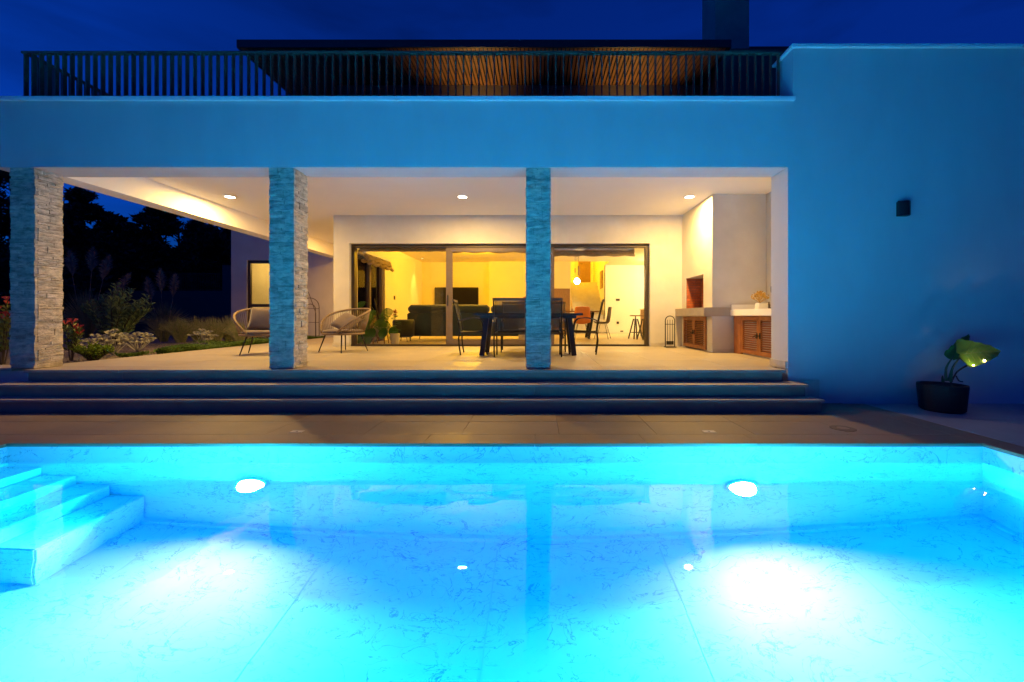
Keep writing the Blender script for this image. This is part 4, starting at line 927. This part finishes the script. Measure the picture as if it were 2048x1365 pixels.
def pampas(loc, label, h, plumes, seed):
    r = random.Random(seed); t = thing('pampas_grass', label, 'pampas grass', loc, 0, 'pampas grasses at the back of the garden'); lf_ = MB()
    for i in range(380):
        a = r.uniform(0,6.283); q = r.random(); blade(lf_, (0,0,0), (math.cos(a)*q*1.1,math.sin(a)*q*.8,h*.62*(1-.5*q*q)*r.uniform(.7,1)), (0,0,h*.10), .009)
    stuff(lf_.ob('blades', m_grass, t))
    for (x, z, lean) in plumes:
        p = MB(); top = Vector((x+lean,0,z)); bs = Vector((x*.85,0,z-.75)); p.tube([(x*.2,0,.2),bs], .008, 5)
        for k in range(420):
            f = r.random(); c = bs+(top-bs)*f; rr = .24*math.sin(math.pi*min(1,f*.85+.08))**1.1; a = r.uniform(0,6.283); d = Vector((math.cos(a)*rr*r.random()**.4,math.sin(a)*rr*r.random()**.4,.10+.05*r.random()))
            blade(p, c, c+d, (0,0,.02), .0045)
        p.ob('plume', m_pampas, t)
d_ = 13.2
pampas((PX(172,d_),d_,BZ), 'pampas grass with pale plumes beside the corner column', 2.9, ((-.5,PZ(507,d_)-BZ,-.02),(.2,PZ(500,d_)-BZ,.02),(.62,PZ(516,d_)-BZ,.12),(1.05,PZ(552,d_)-BZ,.35)), 31)
d_ = 14.2
pampas((PX(330,d_),d_,BZ), 'pampas grass with faint plumes below the far fence', 2.2, ((-.15,PZ(543,d_)-BZ,.0),(.32,PZ(552,d_)-BZ,.04),(-.55,PZ(560,d_)-BZ,-.05)), 32)
gc = MB(); r = random.Random(9)
for i in range(26000):
    y = r.uniform(7.3,13.6); wdt = .55+.35*math.sin(y*1.3)+.25*math.sin(y*3.1); x = -7.06-abs(r.gauss(0,.5))*wdt
    if y < 7.8 and x > -7.2: continue
    hgt = (.15+.06*math.sin(x*5+y*3))*r.random()**.4
    lance(gc, (x,y,BZ+hgt*.6), (r.uniform(-1,1),r.uniform(-1,1),.9), .075, .012, .1)
tag(stuff(gc.ob('ground_cover', m_cover)), 'dense low green ground cover along the terrace edge', 'ground cover')
gv = MB()
for i in range(2600):
    y = r.uniform(6.1,11.5); x = -7.08-r.random()**1.6*3.2; s = r.uniform(.010,.024); c = Vector((x,y,BZ+s*.4))
    gv.add([c+Vector((s,0,0)),c+Vector((-s*.8,s*.3,0)),c+Vector((0,s,0)),c+Vector((0,-s,s*.2)),c+Vector((r.uniform(-.3,.3)*s,0,s*.8))], [(0,2,4),(2,1,4),(1,3,4),(3,0,4)])
tag(stuff(gv.ob('gravel', m_grav)), 'loose brown gravel between the garden plants', 'gravel')
# far boundary wall, fence and trees
bw = thing('boundary_wall', 'dark stone boundary wall at the back of the garden', 'wall', (-19,22,-.3))
MB().box(-15,7.6,0,.3,0,2.35).ob('wall', m_wallst, bw); MB().box(2.3,2.75,-.05,.35,0,3.7).ob('pier', m_wallst, bw)
m_rail, m_keep = m_black, m_rail
fn = thing('metal_fence', 'dark metal bar fence on top of the boundary wall', 'fence', (PX(390,22),22.15,2.05))
MB().box(-1.45,1.25,-.02,.02,.9,.95).box(-1.45,1.25,-.02,.02,.06,.1).ob('rail', m_rail, fn)
q0 = MB().box(-.014,.014,-.012,.012,0,.94).ob('bar', m_rail, fn); q0.location = (-1.43,0,0)
for i in range(1,27): dup_at(q0, -1.43+i*.1, 0)
m_rail = m_keep
def tree(loc, h, w, label, seed, n_=1500):
    r = random.Random(seed); t = thing('pine_tree', label, 'tree', loc, 0, 'dark trees beyond the garden'); tr = MB(); cr_ = MB()
    tr.tube([(0,0,0),(.1,0,h*.4),(-.05,0,h*.93)], [.22,.15,.03], 7)
    cl = []
    for i in range(34):
        f = r.uniform(.22,1)**.8; a = r.uniform(0,6.283); rad = w*(1.05-f)**.6*r.uniform(.35,1); c = Vector((math.cos(a)*rad, math.sin(a)*rad, h*f-.1*rad)); cl.append((c, w*r.uniform(.2,.36)*(1.15-.6*f)))
        tr.tube([(0,0,max(.3,c.z-.5*rad)),c], [.06,.015], 5)
    for k in range(n_*4):
        c, s = r.choice(cl); d = Vector((r.gauss(0,.5),r.gauss(0,.5),r.gauss(0,.33)))*s; p = c+d; e = Vector((r.uniform(-1,1),r.uniform(-1,1),r.uniform(-.2,1)))  .normalized()*r.uniform(.2,.42); f_ = e.cross(Vector((r.random(),r.random(),r.random()))).normalized()*.11
        cr_.add([p-f_,p+f_,p+e], [(0,1,2)])
    tr.ob('trunk', m_trunk, t); stuff(cr_.ob('crown', m_tree, t))
for i, (px_, py_, d_, w_, lab) in enumerate(((-40,300,20,3.6,'tall dark tree at the left picture edge beside the column'),(112,375,24,2.2,'dark tree just right of the corner column'),(175,424,27,2.4,'lower dark tree left of the bare patch of sky'),(212,440,30,2.2,'small dark tree below the patch of sky'),(268,400,25,2.6,'highest dark tree under the terrace beam'),(318,415,27,2.4,'broad dark tree in the middle under the beam'),(372,436,29,2.6,'dark tree behind the far fence'),(425,452,26,2.4,'dark tree next to the wing wall'),(150,470,23,2.4,'dark bushy tree low beside the corner column'),(240,480,23,2.6,'dark bushy tree low above the oleander'),(345,478,23.5,2.6,'dark bushy tree low behind the metal fence'),(60,400,23,3.0,'dark tree hidden partly by the corner column'),(-15,480,17,2.6,'dark bushy tree low at the left picture edge'),(228,452,27,2.8,'dark rounded tree below the gap of sky'),(400,446,25,2.8,'dark rounded tree left of the wing wall'))):
    tree((PX(px_,d_),d_+1.5,-.4), PZ(py_,d_)+.4, w_, lab, 50+i)
for i, (x_, y_, h_, w_, lab) in enumerate(((-24,9,8,3.2,'dark tree beyond the left picture edge beside the planting bed'),(-27,14,9,3.4,'tall dark tree beyond the left picture edge near the boundary wall'),(-30,5,8.5,3.4,'dark tree beyond the left picture edge level with the steps'),(-31,21,9.5,3.6,'dark tree at the left end of the boundary wall'),(-33,-1,9,3.6,'dark tree left of the pool beyond the deck'))):
    tree((x_,y_,-.5), h_, w_, lab, 80+i)
